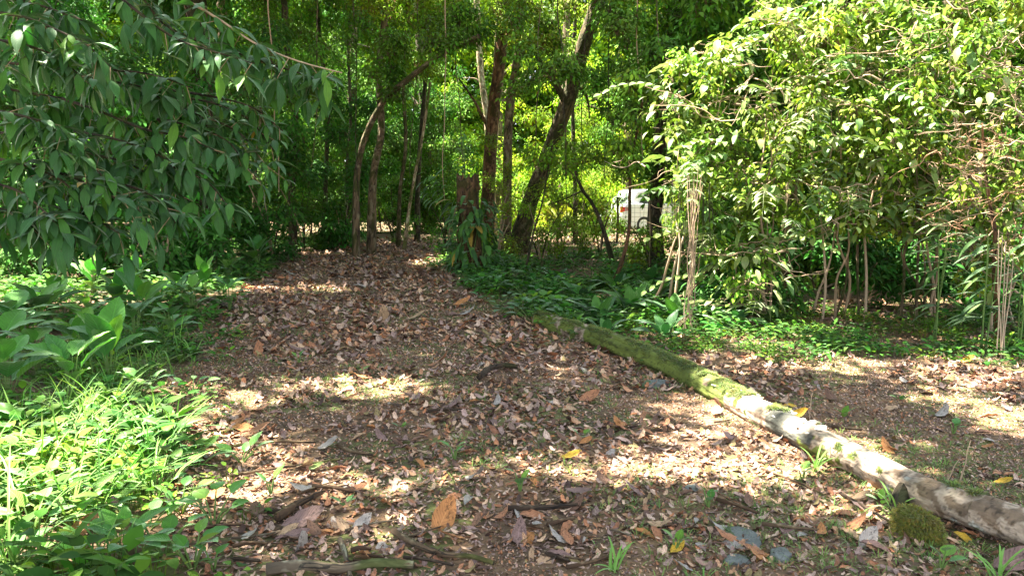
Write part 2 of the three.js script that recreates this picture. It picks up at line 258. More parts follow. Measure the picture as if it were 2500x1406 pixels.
const put = (p, dy = 0) => V(p.x, hgt(p.x, p.z) + dy, p.z);

// ------------------------------------------------------------------ leaf litter that nobody could count
{
  seed(21);
  const dl = (L, W, n, fold, droop, twist, wave, e) => leafGeo({ L, W, n, fold, droop, twist, wave, a: rr(0.7, 0.95), edge: e });
  const geos = [dl(0.10, 0.045, 5, 0.35, 0.9, 0.4, 0.002, 0.1), dl(0.09, 0.05, 5, -0.3, -0.7, -0.5, 0.003, 0.15), dl(0.12, 0.04, 5, 0.6, 0.4, 0.6, 0.001, 0.1), dl(0.07, 0.04, 4, 0.15, -1.1, 0.2, 0.003, 0.2), dl(0.06, 0.018, 3, 0.2, 0.5, 0.3, 0, 0.2), dl(0.08, 0.007, 3, 0.1, 0.3, 0, 0, 0)].map((g) => g.translate(0, 0, -0.045));
  const pal = [[0.42, 0.25, 0.15], [0.50, 0.33, 0.21], [0.33, 0.17, 0.10], [0.20, 0.12, 0.08], [0.36, 0.29, 0.26], [0.60, 0.46, 0.33], [0.30, 0.22, 0.19], [0.46, 0.23, 0.12], [0.12, 0.08, 0.065], [0.28, 0.25, 0.12], [0.62, 0.50, 0.40], [0.09, 0.06, 0.05], [0.40, 0.33, 0.30], [0.52, 0.44, 0.38], [0.27, 0.21, 0.20], [0.34, 0.27, 0.26]];
  const sc = new Scatter(geos, M.litter);
  const drop = (x, z, s, k) => { const c = pick(pal), q = rr(0.65, 1.25); sc.add(mat4(V(x, hgt(x, z) + rr(0.004, 0.022) * s, z), R() * 6.283, gauss() * 0.35, gauss() * 0.45, s), col(c[0] * q * 1.36, c[1] * q * 1.2, c[2] * q * 1.17), k); };
  const band = (z0, z1, x0, x1, dens, s0, s1, test, frag) => { const n = Math.round((z0 - z1) * (x1 - x0) * dens); for (let i = 0; i < n; i++) { const x = rr(x0, x1), z = rr(z1, z0); if (Math.abs(x) > -z * 0.68 + 0.4 || !test(x, z)) continue; { const bare = fbm(x * 1.1 + 20, z * 1.1 + 60, 3); const big = R(); if (bare > 0.57) { drop(x, z, rr(0.5, 1) * s0 * 1.5, Math.floor(R() * 6)); drop(x + gauss() * 0.1, z + gauss() * 0.1, rr(0.5, 1) * s0 * 1.3, Math.floor(R() * 6)); continue; } drop(x, z, s0 + (s1 - s0) * 1.15 * Math.pow(big, 2), R() < frag ? 4 + Math.floor(R() * 2) : Math.floor(R() * 4)); } } };
  const tp = (x, z) => onPath(x, z);
  band(-2.4, -4.5, -3.2, 3.4, 3400, 0.18, 0.66, tp, 0.5);
  band(-4.5, -7, -4, 5, 1700, 0.24, 0.98, tp, 0.42);
  band(-7, -11, -5, 7, 760, 0.36, 1.35, tp, 0.3);
  band(-11, -16, -5, 3, 280, 0.55, 1.7, tp, 0.2);
  band(-16, -24, -6, 2, 120, 0.9, 1.9, tp, 0.1);
  band(-18, -34, -1, 12, 30, 0.9, 1.9, (x, z) => inPoly(FAR, x, z), 0.1);
  band(-3, -20, -9, 9, 22, 0.7, 1.5, (x, z) => !onPath(x, z), 0.1); band(-6, -11, 0.8, 7.5, 420, 0.3, 1.0, (x, z) => !onPath(x, z), 0.3);
  sc.build('leaf_scatter', stuff('leaf_litter', 'crumbled brown leaf litter covering the path', 'leaf litter'));
  // short grass and moss sprigs growing through the litter
  const gt = new Scatter([0, 1, 2].map(() => tuftGeo(9, 0.035, 0.07, 0.004, [0.16, 0.30, 0.05])), M.grass);
  const N = (x, z) => fbm(x * 0.9 + 50, z * 0.9 + 80, 3);
  for (let i = 0; i < 9000; i++) { const z = -2.4 - 9 * Math.pow(R(), 1.3), x = rr(-0.7, 0.7) * -z; if (!onPath(x, z) || N(x, z) < 0.47 + 0.14 * R()) continue; const q = rr(0.7, 1.3); gt.add(mat4(V(x, hgt(x, z), z), R() * 6.3, 0, 0, rr(0.35, 1.0)), col(q * rr(0.8, 1.4), q, q)); }
  gt.build('grass_tuft', stuff('path_grass', 'sparse short grass sprouting through the leaf litter', 'grass'));
}

// ================================================================== trees
// A tree from a polyline of [px, py, depth] trunk points (ground first), trunk width in metres, crown blobs
function tree(name, label, pts, r0, r1, mat, { crownBlobs = [], geos = SPRAY.small, tint = 'mid', limbs = [], group, bump = 0.12, ring = 10, opts = {}, root0 = null, sub = 'crown' } = {}) {
  const w = pts.map((p) => (p.isVector3 ? p : at(...p))); const b = V(w[0].x, hgt(w[0].x, w[0].z) - 0.05, w[0].z); w[0].y = b.y;
  const o = thing(name, label, 'tree', b, group);
  const flare = r0 * 1.35, rads = w.map((_, i) => (i === 0 ? flare : r0 + (r1 - r0) * i / (w.length - 1)));
  part('trunk', tube(rel(w, b), rads, { seg: Math.max(20, w.length * 7), ring, bump, freq: 2.5 }), mat, o);
  for (const l of limbs) { const q = l.p.map((p) => (p.isVector3 ? p : at(...p))); part('limb', tube(rel(q, b), q.map((_, i) => l.r * (1 - 0.7 * i / (q.length - 1))), { seg: 16, ring: 7, bump }), mat, o); }
  if (crownBlobs.length) crown(o, sub, geos, crownBlobs, tint, opts);
  return o;
}
seed(31);
const B = (px, py, d, rx, ry, rz, n) => [at(px, py, d), rx, ry, rz, n];
const W3 = (x, y, z, rx, ry, rz, n) => [V(x, y, z), rx, ry, rz, n];
tree('leaning_tree', 'dark leaning tree trunk slanting up to the right beyond the stump', [[1262, 605, 19], [1292, 500, 19], [1335, 390, 18.8], [1390, 235, 18.5], [1425, 110, 18.2], [1462, 0, 18], [1500, -140, 17.8]], 0.20, 0.15, barkMat(0.40, 0.36, 0.25), {
  limbs: [{ p: [[1382, 250, 18.5], [1352, 195, 18.3], [1318, 150, 18], [1290, 90, 17.8]], r: 0.09 }, { p: [[1400, 200, 18.4], [1432, 235, 18.6], [1440, 290, 18.8]], r: 0.05 }, { p: [[1440, 60, 18.2], [1520, 0, 18], [1600, -80, 17.5]], r: 0.08 }],
  crownBlobs: [B(1320, 90, 17.2, 0.5, 0.4, 0.5, 8), B(1560, 40, 18, 1.0, 0.7, 1, 26), B(1310, -10, 17.5, 1.0, 0.4, 1, 14)], geos: SPRAY.fine, tint: 'olive' });
tree('reddish_tree', 'straight reddish brown trunk between the stump and the leaning tree', [[1186, 600, 20], [1192, 470, 20], [1197, 380, 20], [1206, 260, 20], [1222, 130, 20], [1230, 0, 20], [1236, -140, 20]], 0.17, 0.14, M.barkRed, {
  limbs: [{ p: [[1200, 330, 20], [1160, 250, 20.3], [1120, 190, 20.5]], r: 0.05 }], crownBlobs: [B(1130, 30, 20, 1.6, 0.7, 1.3, 34)], tint: 'olive', geos: SPRAY.fine });
tree('mottled_tree', 'slim mottled grey trunk right of the reddish trunk', [[1232, 600, 18.5], [1238, 480, 18.5], [1240, 360, 18.5], [1246, 250, 18.5], [1262, 145, 18.5], [1276, 0, 18.5], [1290, -120, 18.5]], 0.11, 0.09, M.bark, { crownBlobs: [B(1285, 70, 18, 0.7, 0.5, 0.7, 10)], tint: 'olive', geos: SPRAY.fine });
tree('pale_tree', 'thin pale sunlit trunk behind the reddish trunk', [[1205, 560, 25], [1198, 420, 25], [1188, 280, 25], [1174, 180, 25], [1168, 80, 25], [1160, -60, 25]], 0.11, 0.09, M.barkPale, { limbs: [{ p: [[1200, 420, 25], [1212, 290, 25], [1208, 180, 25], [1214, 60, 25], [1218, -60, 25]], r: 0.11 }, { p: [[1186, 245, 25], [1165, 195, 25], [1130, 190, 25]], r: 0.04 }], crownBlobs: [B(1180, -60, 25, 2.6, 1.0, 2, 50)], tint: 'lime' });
tree('slanting_tree', 'long thin trunk arching right across the dark middle forest', [[868, 590, 17], [872, 420, 17], [893, 330, 16.8], [940, 245, 16.5], [1010, 182, 16.2], [1090, 125, 16], [1170, 88, 15.6]], 0.07, 0.05, M.bark, { crownBlobs: [B(1180, 50, 15.5, 1.0, 0.4, 0.8, 18), B(1050, 90, 16.2, 1.0, 0.5, 0.8, 18), B(940, 190, 16.4, 0.8, 0.4, 0.6, 10)], geos: SPRAY.fine });
const mids = [[905, 0.09, 18, 'grey stem with a light edge beside the arching trunk', 'bark', [[905, 590], [912, 420], [930, 330], [925, 180], [950, -40]]],
  [790, 0.06, 21, 'thin dark stem left of the arching trunk', 'barkDark', [[790, 585], [795, 420], [800, 250], [780, 100], [770, -40]]],
  [975, 0.05, 20, 'slim upright stem in the shade right of the arching trunk', 'bark', [[972, 580], [976, 470], [990, 360], [985, 200], [1000, -40]]],
  [1015, 0.07, 22, 'dark stem at the shaded end of the path', 'barkDark', [[1018, 578], [1020, 450], [1030, 300], [1040, 150], [1030, -40]]],
  [715, 0.09, 19, 'dark trunk above the left path bend', 'barkDark', [[715, 590], [712, 450], [720, 280], [700, 120], [690, -40]]],
  [1405, 0.06, 22, 'slim dark upright stem right of the leaning tree', 'barkDark', [[1405, 580], [1404, 440], [1400, 330], [1398, 180], [1410, -40]]],
  [625, 0.05, 20, 'thin grey stem behind the big leaved branches', 'bark', [[625, 590], [620, 450], [635, 300], [640, 120], [650, -40]]],
  [940, 0.04, 19, 'spindly pale stem tilting right at the end of the path', 'barkPale', [[985, 582], [1000, 500], [1012, 430], [1030, 340], [1050, 200]]],
  [850, 0.05, 24, 'far thin stem in the darkest gap', 'barkDark', [[850, 565], [846, 420], [855, 300], [850, 100], [860, -40]]]];
for (const [x, r, d, label, m, p] of mids) tree('slender_tree', label, p.map(([a, b]) => [a, b, d]), r, r * 0.8, M[m], { ring: 8, crownBlobs: [B(p[4][0] + 20, -40, d, 1.8, 1.0, 1.5, 30), B(p[3][0], 90, d, 1.3, 1.0, 1.1, 16)], tint: x > 900 ? 'olive' : 'mid', geos: SPRAY.fine, group: 'slender trees of the middle forest' });
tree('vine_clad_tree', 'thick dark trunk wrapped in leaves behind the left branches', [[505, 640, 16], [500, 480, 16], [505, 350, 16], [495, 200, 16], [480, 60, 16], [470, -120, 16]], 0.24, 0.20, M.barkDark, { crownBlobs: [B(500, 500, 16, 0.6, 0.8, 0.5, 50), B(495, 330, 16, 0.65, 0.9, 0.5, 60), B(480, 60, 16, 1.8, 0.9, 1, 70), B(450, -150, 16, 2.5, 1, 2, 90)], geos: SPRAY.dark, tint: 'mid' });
tree('dark_trunk_tree', 'dark trunk in front of the white car', [[1602, 628, 17], [1598, 540, 17], [1606, 450, 17], [1612, 330, 17], [1640, 150, 17], [1650, -60, 17]], 0.16, 0.14, M.barkDark, { crownBlobs: [B(1610, 420, 17, 0.6, 0.5, 0.5, 24), B(1620, 250, 17, 1.0, 0.9, 1, 50), B(1660, 40, 17, 1.6, 1, 1.4, 80), B(1700, -120, 17, 2.4, 1.2, 2, 100)] });
tree('bent_sapling', 'slim reddish brown sapling bent at its foot before the car', [[1495, 668, 12.6], [1522, 628, 12.6], [1536, 560, 12.6], [1538, 480, 12.6], [1540, 400, 12.6], [1556, 320, 12.4], [1568, 250, 12.2]], 0.034, 0.018, M.barkRed, { ring: 7, crownBlobs: [B(1540, 380, 12.4, 0.3, 0.3, 0.3, 12), B(1570, 250, 12, 0.5, 0.5, 0.5, 22)], geos: SPRAY.vine, tint: 'mid' });
tree('dark_sapling', 'thin blackish sapling leaning left near the yellow plants', [[1500, 610, 16], [1470, 550, 16], [1445, 495, 16], [1420, 460, 16], [1400, 400, 16]], 0.045, 0.03, M.barkDark, { ring: 7, limbs: [{ p: [[1424, 464, 16], [1380, 485, 16], [1320, 505, 16]], r: 0.018 }], crownBlobs: [B(1400, 380, 16, 0.6, 0.35, 0.5, 8)], geos: SPRAY.fine, tint: 'olive' });
tree('whip_sapling', 'whip thin dark sapling leaning right beside the leaning tree', [[1280, 640, 14], [1305, 560, 14], [1325, 490, 14], [1340, 400, 14]], 0.02, 0.012, M.barkDark, { ring: 6, crownBlobs: [B(1345, 400, 14, 0.4, 0.3, 0.35, 5)], geos: SPRAY.fine, tint: 'olive' });
tree('thicket_tree', 'pale forked trunk rising out of the sunlit thicket', [[1900, 760, 10.5], [1930, 500, 10.2], [1960, 250, 9.8], [2000, 130, 9.5], [2040, 60, 9.3], [2075, -60, 9]], 0.08, 0.055, M.bark, { limbs: [{ p: [[2030, 75, 9.35], [2080, 50, 9.2], [2130, 30, 9]], r: 0.03 }, { p: [[2005, 120, 9.5], [2060, 130, 9.2], [2120, 85, 9]], r: 0.022 }] });
tree('shaded_trunk_tree', 'thick grey brown trunk deep in the right thicket', [[2375, 800, 10.6], [2365, 600, 10.6], [2370, 430, 10.6], [2350, 250, 10.6], [2335, 90, 10.6], [2320, -80, 10.6]], 0.13, 0.10, M.bark, { limbs: [{ p: [[2360, 430, 10.6], [2420, 300, 10.4], [2470, 180, 10.2]], r: 0.04 }] });

// background trees: crowns fill the view behind the middle trunks
seed(37);
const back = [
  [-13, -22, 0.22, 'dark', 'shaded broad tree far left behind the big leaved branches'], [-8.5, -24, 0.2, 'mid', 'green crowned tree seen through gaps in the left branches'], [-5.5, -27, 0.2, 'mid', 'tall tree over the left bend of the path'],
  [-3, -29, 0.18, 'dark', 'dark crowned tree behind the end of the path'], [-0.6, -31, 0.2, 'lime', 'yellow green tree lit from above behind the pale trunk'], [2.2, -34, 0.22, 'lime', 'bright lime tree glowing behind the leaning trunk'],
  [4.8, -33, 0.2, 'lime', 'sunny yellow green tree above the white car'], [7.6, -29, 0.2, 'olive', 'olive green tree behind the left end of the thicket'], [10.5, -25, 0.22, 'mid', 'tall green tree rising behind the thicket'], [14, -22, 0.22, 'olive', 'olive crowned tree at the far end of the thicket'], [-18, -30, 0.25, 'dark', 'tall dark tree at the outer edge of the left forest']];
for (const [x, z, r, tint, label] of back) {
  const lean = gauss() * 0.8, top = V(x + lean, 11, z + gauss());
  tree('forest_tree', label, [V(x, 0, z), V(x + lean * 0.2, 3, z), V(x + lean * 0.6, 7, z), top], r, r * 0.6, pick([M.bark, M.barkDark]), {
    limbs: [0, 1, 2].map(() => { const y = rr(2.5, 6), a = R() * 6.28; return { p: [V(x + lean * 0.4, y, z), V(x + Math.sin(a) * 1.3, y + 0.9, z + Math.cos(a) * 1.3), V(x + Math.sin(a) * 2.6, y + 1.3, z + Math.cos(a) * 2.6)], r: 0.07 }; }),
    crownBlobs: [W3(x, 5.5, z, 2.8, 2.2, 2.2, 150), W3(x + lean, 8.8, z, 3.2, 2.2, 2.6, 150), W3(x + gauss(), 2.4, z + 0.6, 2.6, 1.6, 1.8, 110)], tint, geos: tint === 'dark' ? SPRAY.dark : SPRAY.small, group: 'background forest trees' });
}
// understory shrubs that close the view between the trunks
seed(41);
function shrub(name, label, x, z, blobs, tint, geos, group, opts = {}) {
  const b = V(x, hgt(x, z), z), o = thing(name, label, 'shrub', b, group);
  for (let i = 0; i < 4; i++) { const a = R() * 6.28, h = rr(0.8, 1.7); part('stem', tube([V(0, -0.03, 0), V(Math.sin(a) * 0.15, h * 0.5, Math.cos(a) * 0.15), V(Math.sin(a) * 0.5, h, Math.cos(a) * 0.5)], [0.022, 0.015, 0.007], { seg: 8, ring: 5 }), pick([M.twig, M.barkDark]), o); }
  crown(o, 'foliage', geos, blobs, tint, opts); return o;
}
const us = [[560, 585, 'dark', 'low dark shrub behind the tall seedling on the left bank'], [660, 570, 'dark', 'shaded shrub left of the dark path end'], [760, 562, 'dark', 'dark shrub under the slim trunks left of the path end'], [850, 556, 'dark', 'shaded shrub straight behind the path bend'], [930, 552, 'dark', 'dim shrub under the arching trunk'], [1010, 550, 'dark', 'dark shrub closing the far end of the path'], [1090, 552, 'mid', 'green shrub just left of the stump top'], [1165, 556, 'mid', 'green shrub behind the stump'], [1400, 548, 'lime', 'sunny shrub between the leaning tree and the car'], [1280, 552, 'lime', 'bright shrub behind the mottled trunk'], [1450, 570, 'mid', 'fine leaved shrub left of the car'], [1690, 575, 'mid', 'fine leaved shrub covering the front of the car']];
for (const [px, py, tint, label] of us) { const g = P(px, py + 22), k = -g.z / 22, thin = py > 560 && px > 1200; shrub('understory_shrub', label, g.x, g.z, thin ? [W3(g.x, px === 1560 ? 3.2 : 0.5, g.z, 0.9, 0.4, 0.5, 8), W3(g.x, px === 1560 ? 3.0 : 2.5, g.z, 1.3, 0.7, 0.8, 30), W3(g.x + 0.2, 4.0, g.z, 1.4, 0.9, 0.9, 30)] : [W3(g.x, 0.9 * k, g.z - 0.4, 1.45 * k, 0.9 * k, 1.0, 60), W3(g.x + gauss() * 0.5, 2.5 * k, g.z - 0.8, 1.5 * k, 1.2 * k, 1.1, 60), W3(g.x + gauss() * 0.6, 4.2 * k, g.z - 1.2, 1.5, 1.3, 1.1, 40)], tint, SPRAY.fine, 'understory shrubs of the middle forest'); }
seed(43);
const ls = [[-5.4, -12.2, 'dark leafy shrub under the lowest left branches'], [-7.4, -12.4, 'dark bushy shrub at the left edge behind the branches'], [-6.3, -14.4, 'shaded shrub left of the vine clad trunk'], [-9, -14.5, 'large dim shrub far left below the branches'], [-7.6, -17, 'green shrub in the gap left of the vine clad trunk'], [-5, -16.4, 'glossy dark shrub right of the vine clad trunk'], [-4.2, -19.5, 'dark shrub between the vine clad trunk and the path bend']];
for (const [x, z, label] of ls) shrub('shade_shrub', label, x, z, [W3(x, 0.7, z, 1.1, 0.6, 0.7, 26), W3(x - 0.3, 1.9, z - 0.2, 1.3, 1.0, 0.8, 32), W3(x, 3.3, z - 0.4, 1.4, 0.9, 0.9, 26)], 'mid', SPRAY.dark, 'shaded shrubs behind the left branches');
const rs = [[4.6, -14.6, 'green shrub right of the dark trunk by the car'], [6.8, -14.5, 'tall green shrub behind the middle of the thicket'], [8.6, -12.5, 'dense green shrub behind the end of the thicket'], [5.2, -18, 'leafy shrub behind the thicket near the car'], [9.5, -17, 'tall shrub far behind the thicket'], [4.2, -12.6, 'dark shrub straight behind the thicket hollow'], [6.2, -12.2, 'dark shrub behind the right side of the thicket hollow'], [7.6, -10.8, 'dark shrub behind the right edge of the thicket'], [7, -16, 'shrub in the shade far behind the hollow']];
for (const [x, z, label] of rs) shrub('back_shrub', label, x, z, [W3(x, 0.7, z, 1.5, 0.7, 0.9, 110), W3(x + 0.3, 2.6, z - 0.2, 1.5, 1.1, 1, 60), W3(x, 4.3, z - 0.3, 1.6, 1.1, 1, 50)], 'mid', SPRAY.small, 'shrubs behind the thicket');

// far wood that reads as one mass
{
  seed(47); const o = stuff('distant_forest', 'dense distant forest wall closing the view', 'forest'); const sc = new Scatter(SPRAY.big, M.clump);
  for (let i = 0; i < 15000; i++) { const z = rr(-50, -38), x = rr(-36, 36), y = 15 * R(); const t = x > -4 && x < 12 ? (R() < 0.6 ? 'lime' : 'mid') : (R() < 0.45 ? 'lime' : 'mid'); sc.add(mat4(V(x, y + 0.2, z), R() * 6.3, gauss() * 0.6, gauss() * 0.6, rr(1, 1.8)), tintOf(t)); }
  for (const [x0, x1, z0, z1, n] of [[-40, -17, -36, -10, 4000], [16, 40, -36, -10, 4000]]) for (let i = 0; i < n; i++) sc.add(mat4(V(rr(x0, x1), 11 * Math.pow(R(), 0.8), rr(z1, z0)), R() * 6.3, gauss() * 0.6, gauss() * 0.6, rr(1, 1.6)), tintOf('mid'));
  sc.build('foliage', o);
}
// canopy trees whose crowns shade the path; their trunks stand left of and behind the camera
{
  seed(53);
  const cs = [[-6.5, 1.5, 'tall canopy tree beside the camera shading the path'], [-9.5, -8, 'tall canopy tree left of the view shading the middle path'], [-11, -17, 'tall canopy tree beyond the left branches'], [7.5, 2.5, 'tall canopy tree to the right behind the camera'], [13, -12, 'tall canopy tree right of the view shading the back of the thicket']];
  const sets = [[[-6.0, -1.5, 3.6, 3.4], [-2, -3, 3.4, 3.2], [-3.5, 0.5, 3, 2.4]], [[-7, -8.5, 4, 3.8], [-2.6, -8.8, 3.2, 3.2], [-4, -6, 3, 2.6], [-4.6, -12.4, 3.4, 2.4]], [[-8.5, -16.5, 4, 4], [-4, -16, 3.6, 3.8], [-5.5, -21.5, 4.2, 3.6]], [[2.0, -2.2, 3.0, 3.0], [1.6, -6.2, 2.6, 2.4], [5, -0.5, 2.6, 2.4]], [[5, -14.5, 3.4, 2.6], [9, -13.5, 3.4, 2.6], [2, -16.5, 2.6, 2.4], [0.8, -13, 3, 2]]];
  cs.forEach(([x, z, label], i) => {
    tree('canopy_tree', label, [V(x, 0, z), V(x + 0.1, 3, z), V(x - 0.1, 6, z), V(x, 9, z)], 0.24, 0.14, M.bark, {
      limbs: sets[i].map(([cx, cz]) => ({ p: [V(x, 5.5, z), V((x + cx) / 2, 7.4, (z + cz) / 2), V(cx, 8.6, cz)], r: 0.1 })),
      crownBlobs: sets[i].map(([cx, cz, rx, rz]) => W3(cx, 9.2, cz, rx, 0.9, rz, Math.round(rx * rz * 26))), geos: SPRAY.big, tint: 'mid', opts: { hollow: 0, s0: 0.6, s1: 1.0, dense: 2, per: 3 } });
  });
}

{
  seed(45);
  const ms = [[1215, 17.5, 1.2, 'low fine shrub between the stump and the mottled trunk'], [1320, 16, 0.7, 'small fine shrub at the foot of the leaning tree'], [1375, 20.5, 1.0, 'airy shrub right of the leaning tree'], [1465, 18, 0.8, 'airy shrub under the dark sapling'], [1650, 19, 1.1, 'thin shrub between the dark trunk and the hanging roots'], [1590, 14.5, 0.4, 'low shrub at the foot of the dark trunk'], [1090, 19.5, 1.1, 'low shrub at the right end of the path'], [960, 21.5, 1.3, 'low shrub behind the slim stems'], [840, 20, 1.1, 'low shrub at the foot of the arching trunk'], [740, 19, 1.1, 'low shrub on the far left bank'], [1420, 22.2, 1.6, 'tall airy shrub before the far clearing']];
  for (const [px, d, h, label] of ms) { const x = (px - 1250) / FOC * d, z = -d; shrub('fine_leaved_shrub', label, x, z, [W3(x, h * 0.45, z, 0.55, h * 0.5, 0.4, 12), W3(x + gauss() * 0.3, h * 1.2, z, 0.6, h * 0.5, 0.4, 9), W3(x + gauss() * 0.4, h * 2, z, 0.7, h * 0.5, 0.4, 7)], px > 1180 ? 'olive' : 'mid', SPRAY.fine, 'fine leaved shrubs of the middle forest', { s0: 0.5, s1: 0.9, per: 3 }); }
}
// lianas hanging through the middle forest
{
  seed(59);
  const li = [[1300, 14, 'by the leaning trunk'], [1345, 17, 'left of the leaning trunk top'], [1420, 16, 'right of the leaning trunk'], [1475, 15, 'above the yellow clearing'], [1512, 16, 'above the car roof'], [1130, 16, 'left of the reddish trunk'], [1085, 15, 'above the stump'], [1000, 17, 'in the dark path end'], [880, 16, 'beside the arching trunk'], [760, 15, 'over the left path bend'], [680, 14, 'beyond the tip of the big leaved branch'], [1570, 13, 'beside the bent sapling'], [1630, 12, 'at the thicket corner'], [1385, 13, 'under the leaning trunk fork']];
  for (const [px, d, where] of li) { const a = at(px + rr(-30, 30), -60, d), c = at(px, rr(380, 560), d), b = V(c.x, 0, c.z), o = thing('liana', 'thin hanging liana ' + where, 'vine', b, 'hanging lianas of the middle forest'); part('stem', tube(rel(wander(a, c, 6, 0.09), b), [0.012, 0.011, 0.01, 0.01, 0.009, 0.008, 0.006], { seg: 34, ring: 5, cap: false }), pick([M.twig, M.barkDark, M.bark]), o); const k = at(px + rr(-60, 60), rr(60, 250), d); crown(o, 'foliage', SPRAY.fine, [[k, 0.3, 0.5, 0.3, 6]], 'mid'); }
}

// ================================================================== fallen log
{
  seed(61);
  const pts = [[1318, 796], [1480, 852], [1640, 917], [1780, 990], [1930, 1072], [2100, 1158], [2300, 1262], [2520, 1355], [2740, 1450]].map(([x, y]) => P(x, y));
  const rad = [0.095, 0.098, 0.092, 0.088, 0.084, 0.08, 0.076, 0.078, 0.08]; const hs = [0.06, 0.07, 0.068, 0.066, 0.066, 0.075, 0.085, 0.11, 0.12];
  pts.forEach((p, i) => { p.y = hgt(p.x, p.z) + hs[i]; });
  const base = V(pts[4].x, 0, pts[4].z), o = thing('fallen_log', 'long mossy fallen log lying along the right side of the path', 'log', base);
  const g = tube(rel(pts, base), rad, { seg: 420, ring: 44, bump: 0.20, freq: 3.4 }); const pa = g.attributes.position, cl = [];
  for (let i = 0; i < pa.count; i++) {
    const x = pa.getX(i) + base.x, y = pa.getY(i), z = pa.getZ(i) + base.z; let t = 0, bd = 1e9; for (let k = 0; k < pts.length - 1; k++) { const a = pts[k], b = pts[k + 1], u = Math.max(0, Math.min(1, ((x - a.x) * (b.x - a.x) + (z - a.z) * (b.z - a.z)) / ((b.x - a.x) ** 2 + (b.z - a.z) ** 2))); const d = Math.hypot(x - a.x - u * (b.x - a.x), z - a.z - u * (b.z - a.z)); if (d < bd) { bd = d; t = k + u; } }
    const n = n3(x * 16, y * 16, z * 16), m = n3(x * 4 + 4, y * 6 + 2, z * 4), f = n3(x * 50, y * 50, z * 50);
    let c = [0.52, 0.40, 0.30]; const cr = Math.abs(n3(x * 14 + 3, y * 40, z * 14) - 0.5) < 0.022 ? 0.45 : 1, k = (0.6 + 0.75 * f) * cr; c = c.map((v) => v * k);
    const amount = t < 0.8 ? 0.42 : t < 3.1 ? 0.74 : t < 4.3 ? 0.25 : t < 5.6 ? 0.40 : 0.32;
    if (m + (n - 0.5) * 0.6 > 1 - amount - 0.06) c = [0.16 * k, 0.20 * k, 0.035 * k];
    else if (t > 3.8 && t < 4.5 && m > 0.42) c = [0.11 * k, 0.11 * k, 0.09 * k];
    else if (n > 0.64) c = [0.60 * k, 0.58 * k, 0.50 * k];
    else if (n < 0.38) c = [0.26 * k, 0.18 * k, 0.12 * k];
    cl.push(...c);
  }
  g.setAttribute('color', new THREE.Float32BufferAttribute(cl, 3));
  part('bark', g, new THREE.MeshStandardMaterial({ color: col(1.25, 1.25, 1.25), vertexColors: true, roughness: 0.92, map: tex(256, 256, (u, v) => { const f = 0.62 + 0.42 * fbm(u * 14, v * 4, 4, 14); return [f, f, f]; }), bumpMap: barkBump, bumpScale: 0.035 }), o);
  const cv = new THREE.CatmullRomCurve3(pts, false, 'centripetal');
  // moss tufts on the log
  const mg = [0, 1].map(() => tuftGeo(14, 0.014, 0.022, 0.004, [0.16, 0.22, 0.03], 1.2)), ms = new Scatter(mg, M.grass);
  for (let i = 0; i < 6500; i++) { const t = Math.pow(R(), 1.1) * 0.8, p = cv.getPoint(t), tg = cv.getTangent(t), a = gauss() * 1.3, r = 0.098 - 0.02 * t, side = V(tg.z, 0, -tg.x).normalize(); const q = p.clone().add(V(side.x * Math.sin(a) * r, Math.cos(a) * r, side.z * Math.sin(a) * r)); if (n3(q.x * 4 + 4, q.y * 6 + 2, q.z * 4) + (n3(q.x * 16, q.y * 16, q.z * 16) - 0.5) * 0.6 < (t < 0.1 ? 0.55 : t < 0.42 ? 0.38 : t < 0.55 ? 0.66 : 0.54)) continue; ms.add(mat4(q.sub(base), R() * 6.3, 0, 0, rr(0.6, 1.4)), col(rr(0.7, 1.5), rr(0.8, 1.2), 1)); }
  ms.build('moss', o);
  // bracket fungi
  const fg = leafGeo({ L: 0.05, W: 0.07, n: 5, fold: 0.12, droop: 0.35, p: 0.5 }), fm = new THREE.MeshStandardMaterial({ color: col(0.78, 0.74, 0.66), roughness: 0.7, side: THREE.DoubleSide });
  for (let i = 0; i < 34; i++) { const t = rr(0.36, 0.56), p = cv.getPoint(t), tg = cv.getTangent(t), a = rr(-0.9, 1.2), yaw = Math.atan2(tg.z, -tg.x) + rr(-0.6, 0.6), side = V(tg.z, 0, -tg.x).normalize(); const q = p.clone().add(V(side.x * Math.sin(a) * 0.085, Math.cos(a) * 0.087, side.z * Math.sin(a) * 0.085)).sub(base); pose(part('bracket_fungus', fg, fm, o), q, yaw + R() * 3, rr(-0.1, 0.4), gauss() * 0.4, rr(0.35, 0.95)); }
  part('branch_stub', tube(rel([P(2215, 1222), P(2200, 1236), P(2188, 1256)].map((p, i) => V(p.x, [0.07, 0.05, 0.0][i], p.z)), base), [0.05, 0.04, 0.03], { seg: 10, ring: 12, bump: 0.35 }), M.barkDark, o);
  for (const [a, b] of [[[2310, 1210, 3.98], [2345, 1120, 3.95]], [[2340, 1235, 3.95], [2372, 1075, 3.92]], [[1975, 1070, 5.1], [1985, 960, 5.1]]]) { const p = at(...a), q = at(...b); const s = thing('bare_shoot', { 0: 'shorter bare shoot standing before the log near its thick end', 1: 'taller bare shoot leaning before the log near its thick end', 2: 'pair of thin bare shoots rising behind the middle of the log' }[a[0] === 2310 ? 0 : a[0] === 2340 ? 1 : 2], 'shoot', put(p)); part('stem', tube(rel(wander(V(p.x, hgt(p.x, p.z), p.z), q, 4, 0.012), s.position), [0.005, 0.004, 0.003, 0.0025, 0.002], { seg: 14, ring: 5 }), M.twigPale, s); if (a[0] === 1975) part('stem', tube(rel(wander(V(p.x + 0.03, hgt(p.x, p.z), p.z - 0.02), at(1965, 985, 5.1), 4, 0.012), s.position), [0.004, 0.003, 0.003, 0.0025, 0.002], { seg: 12, ring: 5 }), M.twigPale, s); }
}
